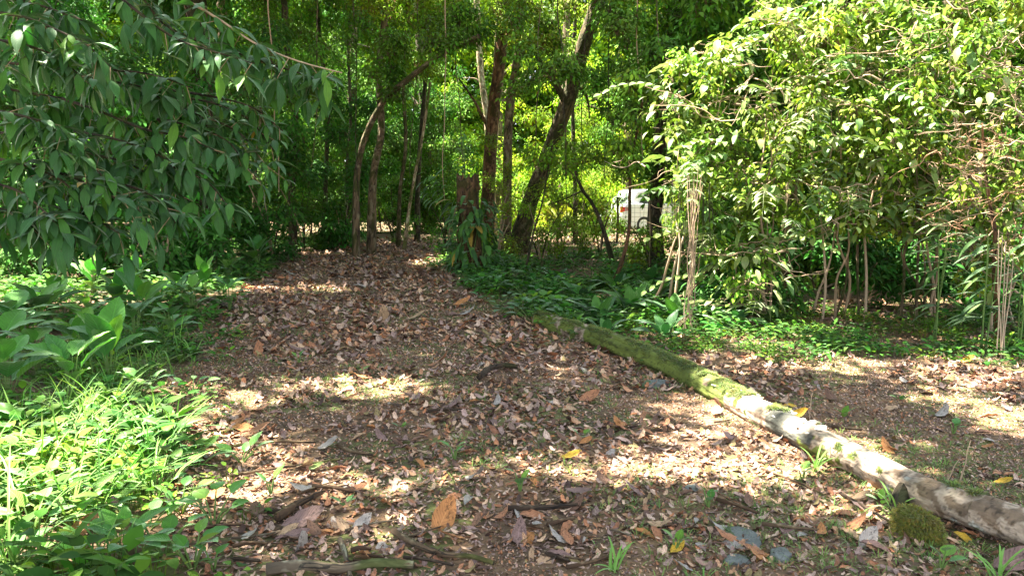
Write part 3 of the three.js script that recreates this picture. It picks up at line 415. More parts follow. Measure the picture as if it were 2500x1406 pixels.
// ================================================================== stump with its climber
{
  seed(67); const d = 14.6, b = put(P(1148, 664)), pts = [V(b.x, b.y - 0.05, b.z), V(b.x, 0.5, b.z), V(b.x - 0.02, 1.1, b.z), V(b.x - 0.03, 1.68, b.z)];
  const o = thing('tree_stump', 'tall broken tree stump standing beside the path', 'stump', b);
  part('trunk', tube(rel(pts, b), [0.27, 0.22, 0.20, 0.20], { seg: 60, ring: 40, bump: 0.24, jag: 0.2, freq: 3.2 }), barkMat(0.55, 0.38, 0.25, { bumpScale: 0.05 }), o);
  for (let i = 0; i < 7; i++) { const a = i * 0.9, r = 0.15; part('splinter', tube([V(Math.sin(a) * r, 1.5, Math.cos(a) * r), V(Math.sin(a) * r * 1.05, 1.72 + R() * 0.12, Math.cos(a) * r)], [0.045, 0.008], { seg: 4, ring: 5, bump: 0.2 }), M.barkRed, o); }
  const c = thing('stump_climber', 'leafy climbing plant covering the lower stump', 'climber', b); const gs = [leafGeo({ L: 0.26, W: 0.075, n: 6, droop: 1.1, fold: 0.25 }), leafGeo({ L: 0.22, W: 0.09, n: 6, droop: 0.8, fold: 0.2 }), leafGeo({ L: 0.32, W: 0.065, n: 6, droop: 1.3, fold: 0.3 })];
  for (let i = 0; i < 6; i++) { const a = i * 1.05; part('stem', tube(wander(V(Math.sin(a) * 0.26, 0, Math.cos(a) * 0.26), V(Math.sin(a + 0.6) * 0.25, rr(0.7, 1.2), Math.cos(a + 0.6) * 0.25), 4, 0.03), [0.012, 0.01, 0.009, 0.008, 0.006], { seg: 14, ring: 5 }), M.stemGreen, c); }
  for (let i = 0; i < 230; i++) { const a = rr(-1.9, 2.6), y = 1.35 * Math.pow(R(), 1.1), r = 0.24 + 0.12 * R(), k = a > 0.3 ? 1 + 1.3 * R() * (1 - y / 1.6) : 1; pose(part('leaf', pick(gs), R() < 0.03 ? M.yellowLeaf : pick(M.stumpLeaf), c), V(Math.sin(a) * r * k, y + 0.05, Math.cos(a) * r), a + gauss() * 0.6, rr(-0.9, 0.7), gauss() * 0.4, rr(0.8, 1.4)); }
  const e = thing('perching_plant', 'upright leafy plant growing behind the broken top of the stump', 'plant', V(b.x - 0.05, b.y, b.z - 0.45));
  for (let i = 0; i < 4; i++) { const t = V(gauss() * 0.3, rr(2.0, 2.5), gauss() * 0.2), st = tube(wander(V(0, 0, 0), t, 4, 0.05), [0.014, 0.012, 0.01, 0.008, 0.005], { seg: 16, ring: 5 }); part('stem', st, M.stemGreen, e); for (let j = 0; j < 12; j++) { const k = rr(0.72, 1.02); pose(part('leaf', gs[i % 3], pick(M.low), e), V(t.x * k + gauss() * 0.05, t.y * k, t.z * k), R() * 6.28, rr(-0.2, 0.9), 0, rr(0.55, 0.95)); } }
  for (let i = 0; i < 26; i++) pose(part('leaf', gs[1], pick(M.stumpLeaf), e), V(-0.35 - 0.5 * R(), rr(1.2, 1.9), rr(-0.2, 0.3)), -1.2 + gauss(), rr(-0.6, 0.3), 0, rr(0.7, 1.1));
}
// ================================================================== big leaved tree on the left
{
  seed(71); const D = 7, b = put(V(-6.0, 0, -7.6)); const o = thing('big_leaved_tree', 'tree with long drooping dark green leaves overhanging the left bank', 'tree', b);
  const tr = [V(b.x, b.y - 0.05, b.z), V(b.x + 0.1, 1.4, b.z), V(b.x + 0.25, 2.8, b.z + 0.1), V(b.x + 0.3, 4.4, b.z)];
  part('trunk', tube(rel(tr, b), [0.17, 0.14, 0.12, 0.08], { seg: 40, ring: 14, bump: 0.12 }), M.barkDark, o);
  const brs = [
    [[300, -60, 6.9], [450, 0, 6.9], [530, 45, 6.85], [630, 110, 6.8], [730, 150, 6.75], [835, 178, 6.7]], [[240, -50, 6.7], [350, 40, 6.6], [430, 95, 6.55], [520, 125, 6.5], [620, 155, 6.5]],
    [[-120, 20, 6.5], [50, 40, 6.3], [130, 70, 6.25], [210, 110, 6.2], [270, 165, 6.2]], [[-80, 140, 7.2], [100, 165, 7.1], [250, 195, 7.0], [350, 215, 6.9], [410, 255, 6.9]],
    [[150, 240, 7.1], [250, 275, 7.0], [350, 315, 6.9], [450, 335, 6.9], [535, 372, 6.8]], [[300, 210, 7.4], [430, 235, 7.4], [530, 255, 7.3], [610, 295, 7.3], [670, 370, 7.3]],
    [[-100, 310, 6.8], [60, 335, 6.6], [150, 365, 6.5], [235, 415, 6.5], [270, 470, 6.5]], [[60, 400, 6.7], [180, 435, 6.6], [260, 475, 6.5], [335, 510, 6.5], [365, 560, 6.5]],
    [[100, 330, 7.2], [220, 375, 7.1], [310, 398, 7.0], [390, 445, 7.0], [460, 490, 7.0]], [[-80, 430, 6.6], [50, 470, 6.4], [110, 520, 6.3], [160, 575, 6.3]],
    [[-80, 200, 7.3], [60, 225, 7.3], [150, 240, 7.2], [240, 270, 7.2]], [[-100, -40, 6.9], [40, 0, 6.8], [120, 20, 6.7], [200, 50, 6.6]], [[200, -80, 7.4], [330, -20, 7.4], [400, 60, 7.3], [480, 100, 7.3]],
    [[-60, 90, 6.4], [60, 110, 6.3], [140, 140, 6.3], [200, 190, 6.3]], [[140, 150, 7.0], [260, 170, 6.9], [360, 180, 6.9], [470, 215, 6.8]], [[-60, 260, 6.5], [60, 285, 6.4], [140, 310, 6.4], [190, 350, 6.4]], [[180, 320, 6.9], [300, 345, 6.8], [400, 385, 6.8], [480, 430, 6.8]], [[-40, 380, 6.6], [80, 410, 6.5], [160, 450, 6.5], [200, 510, 6.5]], [[220, 440, 6.8], [330, 460, 6.7], [400, 500, 6.7], [430, 550, 6.7]], [[380, 290, 7.3], [480, 310, 7.2], [560, 350, 7.2], [600, 410, 7.2]], [[-60, 500, 6.5], [30, 520, 6.4], [80, 560, 6.4]], [[560, 120, 7.0], [640, 150, 7.0], [720, 175, 6.95], [800, 200, 6.9]], [[400, 250, 7.3], [500, 285, 7.25], [590, 330, 7.2], [650, 410, 7.2]], [[420, 220, 7.4], [540, 240, 7.35], [620, 265, 7.3], [690, 320, 7.3]], [[330, 390, 7.0], [430, 410, 7.0], [510, 450, 6.95], [560, 510, 6.9]], [[120, 500, 6.6], [220, 530, 6.6], [290, 570, 6.55]]];
  const gs = [leafGeo({ L: 0.33, W: 0.10, n: 8, fold: 0.25, droop: 0.7, a: 0.9, p: 1.15, stalk: 0.02, wave: 0.002 }), leafGeo({ L: 0.30, W: 0.11, n: 8, fold: 0.35, droop: 0.45, a: 0.9, p: 1.2, stalk: 0.02, wave: 0.003 }), leafGeo({ L: 0.35, W: 0.095, n: 8, fold: 0.18, droop: 1.0, a: 0.95, p: 1.15, stalk: 0.02, wave: 0.002 })];
  let count = 0; const rest = [0, 1, 2, 3].map((i) => new Scatter(gs, M.bush[i]));
  brs.forEach((br, bi) => {
    if (bi > 12) seed(700 + bi);
    const w = br.map((p) => at(...p)), cv = new THREE.CatmullRomCurve3(w);
    part('branch', tube(rel(w, b), w.map((_, i) => 0.012 * (1 - 0.8 * i / (w.length - 1)) + 0.002), { seg: 26, ring: 6, bump: 0.05 }), bi === 0 ? M.twigPale : M.barkDark, o);
    const small = bi === 5 || bi === 22 || bi === 23 ? 0.75 : 1;
    for (let i = 0; i < 16; i++) {
      const t = 0.12 + 0.88 * (i + R() * 0.9) / 16, p = cv.getPoint(Math.min(1, t)), tg = cv.getTangent(Math.min(1, t));
      const k = 3 + Math.floor(R() * 4), tw = p.clone().add(V(gauss() * 0.2, rr(-0.2, 0.08), gauss() * 0.25)); if (i % 2) part('twig', tube([p.clone().sub(b), tw.clone().sub(b)], [0.004, 0.002], { seg: 3, ring: 4 }), M.twig, o);
      for (let j = 0; j < k; j++) {
        const yaw = Math.atan2(tg.x, tg.z) + (j - (k - 1) / 2) * 1.0 + gauss() * 0.8, pitch = R() < 0.45 ? rr(-0.6, 0.3) : rr(-1.35, -0.45), pos = (i % 2 ? tw : p).clone().sub(b), s = rr(0.48, 0.9) * small, roll = gauss() * 0.8;
        if (count < 300 && R() < 0.5) { count++; pose(part('leaf', pick(gs), (bi === 5 || R() < 0.1) && R() < 0.08 ? M.yellowLeaf : pick(M.bush), o), pos, yaw, pitch, roll, s); } else pick(rest).add(mat4(pos, yaw, pitch, roll, s), null);
      }
    }
  });
  rest.forEach((r) => r.build('foliage', o));
}
// ================================================================== plants with leaves one can pick apart
const WORDS = (px, py) => (py > 1150 ? 'at the bottom of the picture' : py > 900 ? 'on the sunny left edge of the path' : 'on the left bank');
function plant(name, label, px, py, { n = 7, L = 0.3, W = 0.14, mats = M.broad, up = 0.7, droop = 0.8, h = 0.1, n2 = 8, wave = 0.004, group, spread = 0.05, a = 0.85, cat = 'plant', size = 1 } = {}) {
  const b = put(P(px, py)), o = thing(name, label, cat, b, group);
  const gs = [leafGeo({ L, W, n: n2, fold: 0.2, droop, a, wave }), leafGeo({ L: L * 0.9, W: W * 1.05, n: n2, fold: 0.3, droop: droop * 0.6, a, wave })];
  for (let i = 0; i < n; i++) {
    const yaw = i * 2.4 + gauss() * 0.4, y = h * rr(0.5, 1.2), r = spread * rr(0.6, 1.4), pt = V(Math.sin(yaw) * r, y, Math.cos(yaw) * r);
    const lf = pose(part('leaf', pick(gs), pick(mats), o), pt, yaw, up * rr(0.5, 1.35), gauss() * 0.3, rr(0.7, 1.1) * size);
    if (h > 0.05) part('stalk', tube([V(0, -0.02, 0), pt.clone().multiplyScalar(0.6), pt], [0.005, 0.004, 0.003], { seg: 4, ring: 4, cap: false }), M.stemGreen, o);
  }
  return o;
}
seed(79);
for (const [px, py, L, W, up, label, mi] of [
  [345, 800, 0.34, 0.17, 1.0, 'broad ribbed plant with two large rounded leaves beside the grey branch'], [290, 775, 0.32, 0.15, 1.0, 'broad ribbed plant behind the two large rounded leaves'], [440, 755, 0.30, 0.13, 0.9, 'ribbed plant with pointed leaves next to the weathered branch end'], [500, 735, 0.26, 0.10, 1.25, 'upright bright plant with one paddle leaf at the path edge'],
  [130, 790, 0.34, 0.17, 0.8, 'broad plant with a pale round leaf in front of the grey branch at far left'], [40, 850, 0.36, 0.16, 0.7, 'wide flat leaved plant at the left frame edge'], [215, 830, 0.36, 0.13, 0.6, 'long leaved plant below the broad ribbed ones'], [270, 955, 0.34, 0.16, 1.15, 'sunlit plant with one big upright heart leaf'], [90, 930, 0.30, 0.13, 0.7, 'shaded wide plant left of the upright heart leaf'],
  [380, 780, 0.26, 0.11, 0.7, 'low ribbed plant between the broad plants and the path'], [170, 690, 0.30, 0.13, 0.8, 'ribbed plant under the lowest hanging leaves'], [60, 700, 0.3, 0.14, 0.7, 'broad plant in the shade at the left frame edge'], [270, 665, 0.24, 0.09, 1.0, 'light green sprig standing before the dark shrub'], [560, 775, 0.22, 0.09, 0.6, 'small ribbed plant touching the weathered branch'], [20, 1010, 0.3, 0.14, 0.7, 'dusky broad plant in the lower left shade'], [175, 1000, 0.28, 0.12, 0.8, 'broad plant under the arching grass blades'], [330, 860, 0.26, 0.11, 0.8, 'mid green plant above the sunny patch'], [400, 700, 0.28, 0.12, 1.0, 'ribbed plant behind the weathered branch end'], [340, 715, 0.32, 0.15, 1.1, 'upright ribbed plant in the middle of the bank'], [230, 740, 0.32, 0.15, 0.9, 'wide ribbed plant left of the two rounded leaves'], [470, 790, 0.22, 0.09, 0.8, 'small plant between the weathered branch and the litter'], [100, 820, 0.34, 0.15, 0.9, 'large ribbed plant left of the long leaved one'], [420, 850, 0.22, 0.09, 0.7, 'narrow plant at the shaded path edge'], [190, 900, 0.3, 0.13, 0.9, 'ribbed plant left of the upright heart leaf'], [560, 700, 0.24, 0.1, 0.9, 'small ribbed plant near the tall seedling'], [10, 930, 0.32, 0.15, 0.8, 'large dusky plant cut by the left frame edge']]) plant('broad_leaved_plant', label, px, py, { L: L * 1.15, W: W * 1.2, up, n: 9, h: 0.3, group: 'broad leaved plants of the left bank' });
plant('tall_seedling', 'tall ribbed seedling standing alone at the left bend of the path', 628, 668, { L: 0.42, W: 0.17, up: 1.25, n: 8, h: 0.42, mats: M.broad });
seed(83);
const LOWW = ['small heart leaved plant', 'low oval leaved plant', 'little pointed leaf plant', 'trailing green plant'], spots = [[310, 1110, 'under the sunlit grass'], [250, 1180, 'in the sunny patch of the left bank'], [180, 1120, 'left of the sunny patch'], [380, 1200, 'at the sunny edge of the path'], [420, 1170, 'reaching out over the litter'], [360, 1280, 'around the big dry leaf'], [300, 1340, 'below the big dry leaf'], [120, 1240, 'on the lower left bank'], [60, 1180, 'at the left frame edge'], [90, 1330, 'near the lower left corner'], [220, 1390, 'at the bottom edge left of the path'], [180, 1290, 'beside the long grass blades'], [440, 1240, 'beside the thin upright twig'], [330, 1390, 'at the bottom of the bank by the path'], [20, 1390, 'in the lower left corner'], [260, 1260, 'above the big dry leaf'], [140, 1060, 'in the shade behind the sunny patch'], [420, 1100, 'next to the brown upright leaf'], [480, 1130, 'on the bright litter'], [60, 1090, 'in the dim left bank'], [390, 1030, 'where the bank meets the litter'], [340, 990, 'under the upright heart leaf'], [470, 980, 'at the dark edge of the bank'], [520, 1270, 'among the sticks'], [590, 1120, 'on the litter by the long twig'], [240, 1060, 'in the brightest grass'], [30, 1280, 'below the frame edge shade'], [400, 1350, 'among twigs by the bank'], [470, 1390, 'among the bottom sticks'], [280, 1150, 'in full sun']];
spots.forEach(([px, py, where], i) => plant('low_plant', LOWW[i % 4] + ' ' + where, px, py, { n: 8, L: rr(0.09, 0.15), W: rr(0.05, 0.08), mats: M.low, up: 0.7, droop: 0.7, h: rr(0.06, 0.16), n2: 6, wave: 0.001, spread: 0.08, a: 0.7, group: 'low plants of the left bank' }));
seed(89);
for (const [px, py, L, label] of [[1460, 790, 0.42, 'glossy broad rosette plant by the root of the log'], [1540, 770, 0.5, 'large dark rosette plant with arching strap leaves'], [1600, 740, 0.5, 'strap leaved rosette under the bent sapling'], [1650, 790, 0.5, 'dark rosette at the foot of the hanging roots'], [1500, 710, 0.42, 'upright broad rosette left of the bent sapling foot'], [1585, 695, 0.42, 'heart leaved plant catching light beside the sapling'], [1420, 740, 0.4, 'rosette with one pale lit leaf before the far ground'], [1740, 770, 0.45, 'rosette in the shade right of the hanging roots'], [1700, 720, 0.42, 'dark rosette behind the hanging roots'], [1480, 830, 0.28, 'small bright tuft of oval leaves growing over the log'], [1620, 830, 0.34, 'low arching plant before the hanging roots'], [1800, 800, 0.36, 'strap leaved plant at the lit thicket foot'], [1360, 690, 0.34, 'broad plant right of the stump']]) plant('rosette_plant', label, px, py, { n: 9, L, W: L * 0.34, mats: M.rosette, up: 1.0, droop: 1.1, h: 0.06, n2: 8, wave: 0.003, group: 'rosette plants between path and thicket' });
seed(97);
const cre = ['at the foot of the stump', 'right of the stump foot', 'on the path corner below the stump', 'in front of the rosettes', 'next to the broken log end', 'above the broken log end', 'in the middle of the creeper bed', 'at the back of the creeper bed', 'under the pale lit rosette', 'spilling onto the litter', 'behind the stump climber', 'between stump and rosettes', 'left of the strap leaves', 'over the log end'];
[[1190, 715], [1240, 690], [1215, 745], [1330, 760], [1300, 785], [1370, 775], [1290, 730], [1300, 680], [1390, 735], [1250, 770], [1215, 665], [1340, 710], [1430, 770], [1400, 800]].forEach(([px, py], i) => plant('creeping_plant', 'round leaved creeping plant ' + cre[i], px, py, { n: 12, L: 0.15, W: 0.10, mats: M.rosette, up: 0.5, droop: 0.5, h: 0.16, n2: 5, wave: 0, spread: 0.2, a: 0.7, group: 'creeping plants below the stump' }));
// seedlings on the path
seed(101);
[[1300 * 0 + 660, 1200, 'single leaf seedling on a pale stalk near the sticks'], [2300, 1390, 'bright round leaved seedling at the bottom right'], [840, 1240, 'tiny seedling beside the thick stick'], [1650, 1350, 'pale seedling near the grey stone'], [1110, 1130, 'small seedling in the middle of the path'], [730, 900, 'young seedling in the shaded path'], [1960, 1170, 'grassy seedling before the lit log'], [1730, 1240, 'small green sprig on the near path'], [2150, 1240, 'leafy sprig by the log stub'], [1420, 1080, 'faint seedling beside the yellow leaf'], [520, 1395, 'dark green seedling at the bottom left of the path'], [2060, 1020, 'seedling in the shade behind the log'], [2200, 980, 'seedling in the dark litter right of the log'], [2330, 1060, 'sprig in the dark litter by the right edge'], [1270, 1210, 'seedling between two fallen leaves'], [980, 1060, 'sprig at the edge of the sunny strip']].forEach(([px, py, label], i) => plant('seedling', label, px, py, { n: i === 0 ? 3 : 4, L: rr(0.06, 0.09), W: rr(0.035, 0.055), mats: M.low, up: 0.8, droop: 0.4, h: rr(0.03, 0.08), n2: 6, wave: 0, spread: 0.02, a: 0.7, group: 'seedlings on the path' }));
// sunlit plants in the far clearing
seed(103);
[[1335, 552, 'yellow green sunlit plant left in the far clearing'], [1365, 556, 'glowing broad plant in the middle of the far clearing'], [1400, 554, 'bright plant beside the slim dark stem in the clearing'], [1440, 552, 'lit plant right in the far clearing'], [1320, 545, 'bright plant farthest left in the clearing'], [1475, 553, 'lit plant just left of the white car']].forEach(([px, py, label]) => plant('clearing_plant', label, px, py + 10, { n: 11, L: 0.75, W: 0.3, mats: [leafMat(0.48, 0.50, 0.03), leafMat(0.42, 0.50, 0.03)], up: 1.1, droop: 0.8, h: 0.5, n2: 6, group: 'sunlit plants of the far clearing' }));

// ------------------------------------------------------------------ ground cover nobody could count
{
  seed(107); const gr = [0.06, 0.22, 0.007];
  const near = new Scatter([coverGeo(9, 0.13, 0.15, 0.105, 0.054, gr, 0.45), coverGeo(8, 0.12, 0.18, 0.075, 0.06, gr, 0.5), coverGeo(7, 0.14, 0.12, 0.15, 0.036, gr, 0.4), coverGeo(14, 0.13, 0.12, 0.055, 0.03, [0.10, 0.28, 0.01], 0.4), coverGeo(6, 0.12, 0.16, 0.13, 0.07, [0.05, 0.22, 0.012], 0.4)], M.clump), mid = new Scatter([0, 1, 2].map(() => coverGeo(12, 0.2, 0.16, 0.13, 0.05, gr)), M.clump), tuft = new Scatter([0, 1, 2].map(() => tuftGeo(10, 0.05, 0.34, 0.008, [0.15, 0.36, 0.04])), M.grass);
  const fill = (sc, n, x0, x1, z0, z1, test, s0, s1, tint = [1, 1, 1]) => { for (let i = 0; i < n; i++) { const x = rr(x0, x1), z = rr(z1, z0); if (Math.abs(x) > -z * 0.68 + 0.6 || !test(x, z)) continue; if (fbm(x * 1.6 + 5, z * 1.6 + 77, 3) > 0.6) continue; const q = rr(0.55, 1.3), spec = fbm(x * 1.3 + 90, z * 1.3 + 12, 2), kk = sc === near ? (spec < 0.42 ? 3 : spec < 0.5 ? (R() < 0.7 ? 0 : 4) : spec < 0.58 ? (R() < 0.7 ? 1 : 2) : Math.floor(R() * 5)) : undefined; sc.add(mat4(V(x, hgt(x, z), z), R() * 6.283, gauss() * 0.25, gauss() * 0.25, rr(s0, s1)), col(tint[0] * q * rr(0.75, 1.6), tint[1] * q, tint[2] * q), kk); } };
  const left = (x, z) => x < 0 && !onPath(x, z, 0.2), right = (x, z) => x > -1 && !onPath(x, z, 0.2) && !inPoly(FAR, x, z);
  fill(near, 1000, -5, -0.8, -2.6, -5, left, 0.6, 1.45); fill(near, 1500, -7, -1, -5, -9, left, 0.6, 1.3); fill(mid, 1500, -10, -1, -8, -15, left, 0.8, 1.4, [0.8, 0.9, 0.9]); fill(mid, 1600, -14, 0, -14, -24, left, 0.8, 1.5, [0.8, 0.95, 0.9]);
  fill(tuft, 260, -4, -1.2, -2.8, -5, left, 0.7, 1.3); fill(tuft, 420, -4.5, -1.6, -5, -8, left, 0.6, 1.1);
  fill(near, 1100, 0, 7, -6.2, -10, right, 0.5, 1.0, [0.85, 0.85, 0.8]); fill(mid, 1500, -0.8, 8, -10, -20, (x, z) => right(x, z) && x < 3.4, 0.7, 1.2, [0.7, 0.85, 0.9]); fill(mid, 500, -2, 12, -24, -34, () => true, 0.8, 1.4); fill(mid, 160, -1.6, -0.6, -15, -18.5, () => true, 0.5, 0.9);
  fill(near, 900, -0.7, 2.4, -8.2, -13.5, right, 0.8, 1.5, [0.8, 0.95, 1.2]); fill(near, 700, 1.5, 7, -7, -9.6, right, 0.5, 1.0, [1.0, 0.95, 0.8]);
  const edge = (x, z) => onPath(x, z, 0) && !onPath(x - 0.45, z, 0) && x < 0; fill(near, 700, -4, 0, -2.6, -10, edge, 0.4, 0.9);
  const o = stuff('undergrowth', 'low green ground cover on both banks', 'undergrowth'); near.build('ground_cover', o); mid.build('ground_cover', o); tuft.build('grass_tuft', o);
}
// long arching grass blades at the left
seed(109);
[[60, 1330, 0.55, 'long arching grass clump at the lower left'], [20, 1400, 0.6, 'tall grass blades in the lower left corner'], [250, 1040, 0.5, 'arching grass clump in the sunny left patch'], [170, 1010, 0.45, 'grass clump with seed stalks above the sunny patch'], [470, 900, 0.35, 'dense grass clump at the left path edge'], [420, 940, 0.35, 'grass clump below the upright heart leaf'], [510, 850, 0.3, 'short grass clump where the bank meets the path'], [2180, 1250, 0.22, 'light green grass clump at the log stub'], [1990, 1150, 0.2, 'small sunny grass clump before the log'], [2440, 1420, 0.2, 'yellowish grass clump at the bottom right'], [1500, 1400, 0.14, 'small dark grass clump on the near path'], [2460, 860, 0.3, 'arching strap grass at the foot of the thin vine stems']].forEach(([px, py, h, label]) => { const o = thing('grass_clump', label, 'grass', put(P(px, py)), 'single grass clumps'); const gm = leafMat(0.20, 0.42, 0.06, { map: null, clearcoat: 0.2 }); for (let i = 0; i < 9; i++) pose(part('blade', leafGeo({ L: h * rr(0.7, 1.3), W: 0.011, n: 8, fold: 0.4, droop: rr(0.6, 1.7), p: 0.45 }), gm, o), V(gauss() * 0.03, -0.01, gauss() * 0.03), R() * 6.28, rr(0.9, 1.45), 0, 1); });

// ================================================================== right thicket: vine shrubs with leaves, fronds, stems and dry twigs
{
  seed(127);
  const lg = [leafGeo({ L: 0.18, W: 0.075, n: 6, fold: 0.25, droop: 0.6, stalk: 0.01 }), leafGeo({ L: 0.15, W: 0.08, n: 6, fold: 0.15, droop: 0.9, stalk: 0.01 }), leafGeo({ L: 0.20, W: 0.068, n: 6, fold: 0.3, droop: 0.8, stalk: 0.01 })];
  const frond = (n, L, l) => { const gs = []; for (let i = 0; i < n; i++) for (const s of [-1, 1]) { const t = (i + 0.6) / n, g = leafGeo({ L: l * (1 - 0.3 * t) * rr(0.85, 1.1), W: l * 0.36, n: 5, fold: 0.15, droop: 0.6 }); g.applyMatrix4(mat4(V(0, -0.5 * L * t * t, L * t * (1 - 0.12 * t)), s * rr(1.0, 1.3), rr(-0.4, 0.1), 0)); gs.push(g); } const r = tube([V(0, 0, 0), V(0, -0.125 * L, L * 0.48), V(0, -0.5 * L, L * 0.9)], [0.003, 0.002, 0.001], { seg: 8, ring: 4, cap: false }); gs.push(r); return mergeGeometries(gs); };
  const fgs = [frond(7, 0.75, 0.18), frond(8, 0.8, 0.16), frond(6, 0.6, 0.19)];
  const tg = [0, 1, 2, 3, 4].map(() => { const e = V(gauss() * 0.3, gauss() * 0.3, rr(0.3, 0.8)); const gs = [tube(wander(V(0, 0, 0), e, 5, 0.07), [0.007, 0.006, 0.005, 0.004, 0.003, 0.002], { seg: 12, ring: 4, cap: false })]; for (let i = 0; i < 3; i++) { const a = e.clone().multiplyScalar(rr(0.3, 0.8)); gs.push(tube(wander(a, a.clone().add(V(gauss() * 0.3, gauss() * 0.3, gauss() * 0.3)), 3, 0.04), [0.004, 0.003, 0.0025, 0.0015], { seg: 6, ring: 3, cap: false })); } return mergeGeometries(gs); });
  const mk = (label, bx, bz, ells, nLeaf, nFrond, nTwig, foliage, low = []) => {
    const b = put(V(bx, 0, bz)), o = thing('vine_shrub', label, 'shrub', b, 'vine shrubs of the right thicket');
    for (let i = 0; i < 7; i++) { const e = pick(ells), t = e[0].clone().add(V(gauss() * e[1] * 0.6, gauss() * e[2] * 0.5, gauss() * 0.4)); const s0 = V(bx + gauss() * 0.6, hgt(bx, bz) - 0.03, bz + gauss() * 0.4 - 0.3); part('stem', tube(rel(wander(s0, t, 5, 0.12), b), [0.018, 0.016, 0.014, 0.011, 0.008, 0.005], { seg: 26, ring: 6, bump: 0.08 }), pick([M.twig, M.twigPale, M.bark]), o); }
    crown(o, 'foliage', SPRAY.vine, ells, 'mid', { gap: false, hollow: 0.3, dense: foliage * 0.55, per: 4, s0: 0.7, s1: 1.2 });
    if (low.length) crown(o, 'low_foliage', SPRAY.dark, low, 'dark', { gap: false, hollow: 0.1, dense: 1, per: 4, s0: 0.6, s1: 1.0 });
    const surf = () => { const e = pick(ells); let u; do { u = V(gauss(), gauss(), gauss()).normalize(); } while (u.z < -0.1 && u.y < 0.5); return [V(e[0].x + u.x * e[1] * rr(0.85, 1.1), Math.max(0.25, e[0].y + u.y * e[2] * rr(0.85, 1.1)), e[0].z + u.z * e[3] * rr(0.9, 1.2)).sub(b), Math.atan2(u.x, u.z)]; };
    for (let i = 0; i < nLeaf; i++) { const [p, y] = surf(); pose(part('leaf', pick(lg), pick(M.vine), o), p, y + gauss(), rr(-0.9, 0.3), gauss() * 0.4, rr(0.6, 1.15)); }
    for (let i = 0; i < nFrond; i++) { const [p, y] = surf(); pose(part('frond', pick(fgs), pick(M.vine), o), p, y + gauss() * 0.7, rr(-0.3, 0.5), gauss() * 0.2, rr(0.7, 1.1)); }
    for (let i = 0; i < nTwig; i++) { const [p] = surf(); pose(part('twig', pick(tg), pick([M.twig, M.twigPale]), o), p, R() * 6.28, gauss() * 0.9, R() * 6, rr(0.6, 1.3)); }
    return o;
  };
  const E = (px, py, d, rx, ry, rz, n) => [at(px, py, d), rx, ry, rz, n];
  mk('sunlit vine shrub forming the low left end of the thicket', 1.9, -9.3, [E(1660, 330, 9.6, 0.55, 0.6, 0.5, 45), E(1720, 480, 9.4, 0.5, 0.5, 0.4, 35), E(1760, 200, 9.5, 0.6, 0.5, 0.5, 40), E(1800, 620, 9.2, 0.4, 0.45, 0.4, 22)], 150, 18, 46, 1, [E(1770, 690, 9.7, 0.5, 0.5, 0.3, 26)]);
  mk('vine shrub crowned with bright white lit leaves left of the thicket middle', 3.0, -9.1, [E(1880, 330, 9.1, 0.65, 0.6, 0.5, 55), E(1900, 150, 9.4, 0.7, 0.5, 0.6, 45), E(1890, 520, 9.0, 0.45, 0.45, 0.4, 32), E(1840, 690, 8.8, 0.4, 0.4, 0.4, 20)], 170, 22, 60, 1.4, [E(1880, 660, 9.7, 0.5, 0.6, 0.3, 34)]);
  mk('vine shrub hung with long sunlit fronds in the thicket middle', 3.9, -8.9, [E(2080, 300, 8.8, 0.6, 0.65, 0.5, 55), E(2070, 120, 9.1, 0.7, 0.6, 0.6, 45), E(2080, 480, 8.9, 0.5, 0.45, 0.4, 34)], 150, 24, 60, 1.7, [E(2060, 640, 9.9, 0.6, 0.5, 0.3, 36), E(2080, 780, 10, 0.6, 0.35, 0.3, 20)]);
  mk('vine shrub with hanging fronds above the dark hollow', 4.8, -8.7, [E(2250, 300, 8.5, 0.6, 0.7, 0.5, 55), E(2260, 90, 8.9, 0.8, 0.7, 0.6, 50), E(2260, 500, 8.7, 0.5, 0.35, 0.4, 28)], 150, 18, 66, 1.8, [E(2250, 640, 9.8, 0.6, 0.5, 0.3, 36), E(2230, 780, 10, 0.6, 0.35, 0.3, 20)]);
  mk('yellowish vine shrub full of dry twigs at the right edge', 5.5, -8.2, [E(2430, 350, 8.0, 0.55, 0.8, 0.5, 45), E(2450, 100, 8.4, 0.8, 0.7, 0.6, 55), E(2450, 620, 8.1, 0.4, 0.5, 0.4, 28), E(2560, 400, 8, 0.6, 1, 0.5, 35)], 120, 8, 90, 1.4, [E(2440, 690, 9.2, 0.6, 0.5, 0.3, 40), E(2430, 800, 9, 0.5, 0.3, 0.3, 18)]);
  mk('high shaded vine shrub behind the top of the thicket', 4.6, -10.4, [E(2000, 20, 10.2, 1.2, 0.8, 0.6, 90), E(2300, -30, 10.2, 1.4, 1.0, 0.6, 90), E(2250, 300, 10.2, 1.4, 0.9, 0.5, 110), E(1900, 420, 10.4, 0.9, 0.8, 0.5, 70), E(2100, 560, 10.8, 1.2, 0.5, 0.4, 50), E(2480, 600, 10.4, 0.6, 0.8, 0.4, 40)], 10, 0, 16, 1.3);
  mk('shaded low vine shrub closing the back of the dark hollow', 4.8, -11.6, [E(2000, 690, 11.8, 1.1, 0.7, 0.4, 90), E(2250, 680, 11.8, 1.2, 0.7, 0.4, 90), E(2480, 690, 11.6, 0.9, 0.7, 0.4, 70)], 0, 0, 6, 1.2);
  // dry tangle of bare twigs at the right edge
  const tb = put(P(2440, 835)), t = thing('dry_tangle', 'dry reddish brown tangle of bare twigs hanging at the right edge', 'twigs', tb);
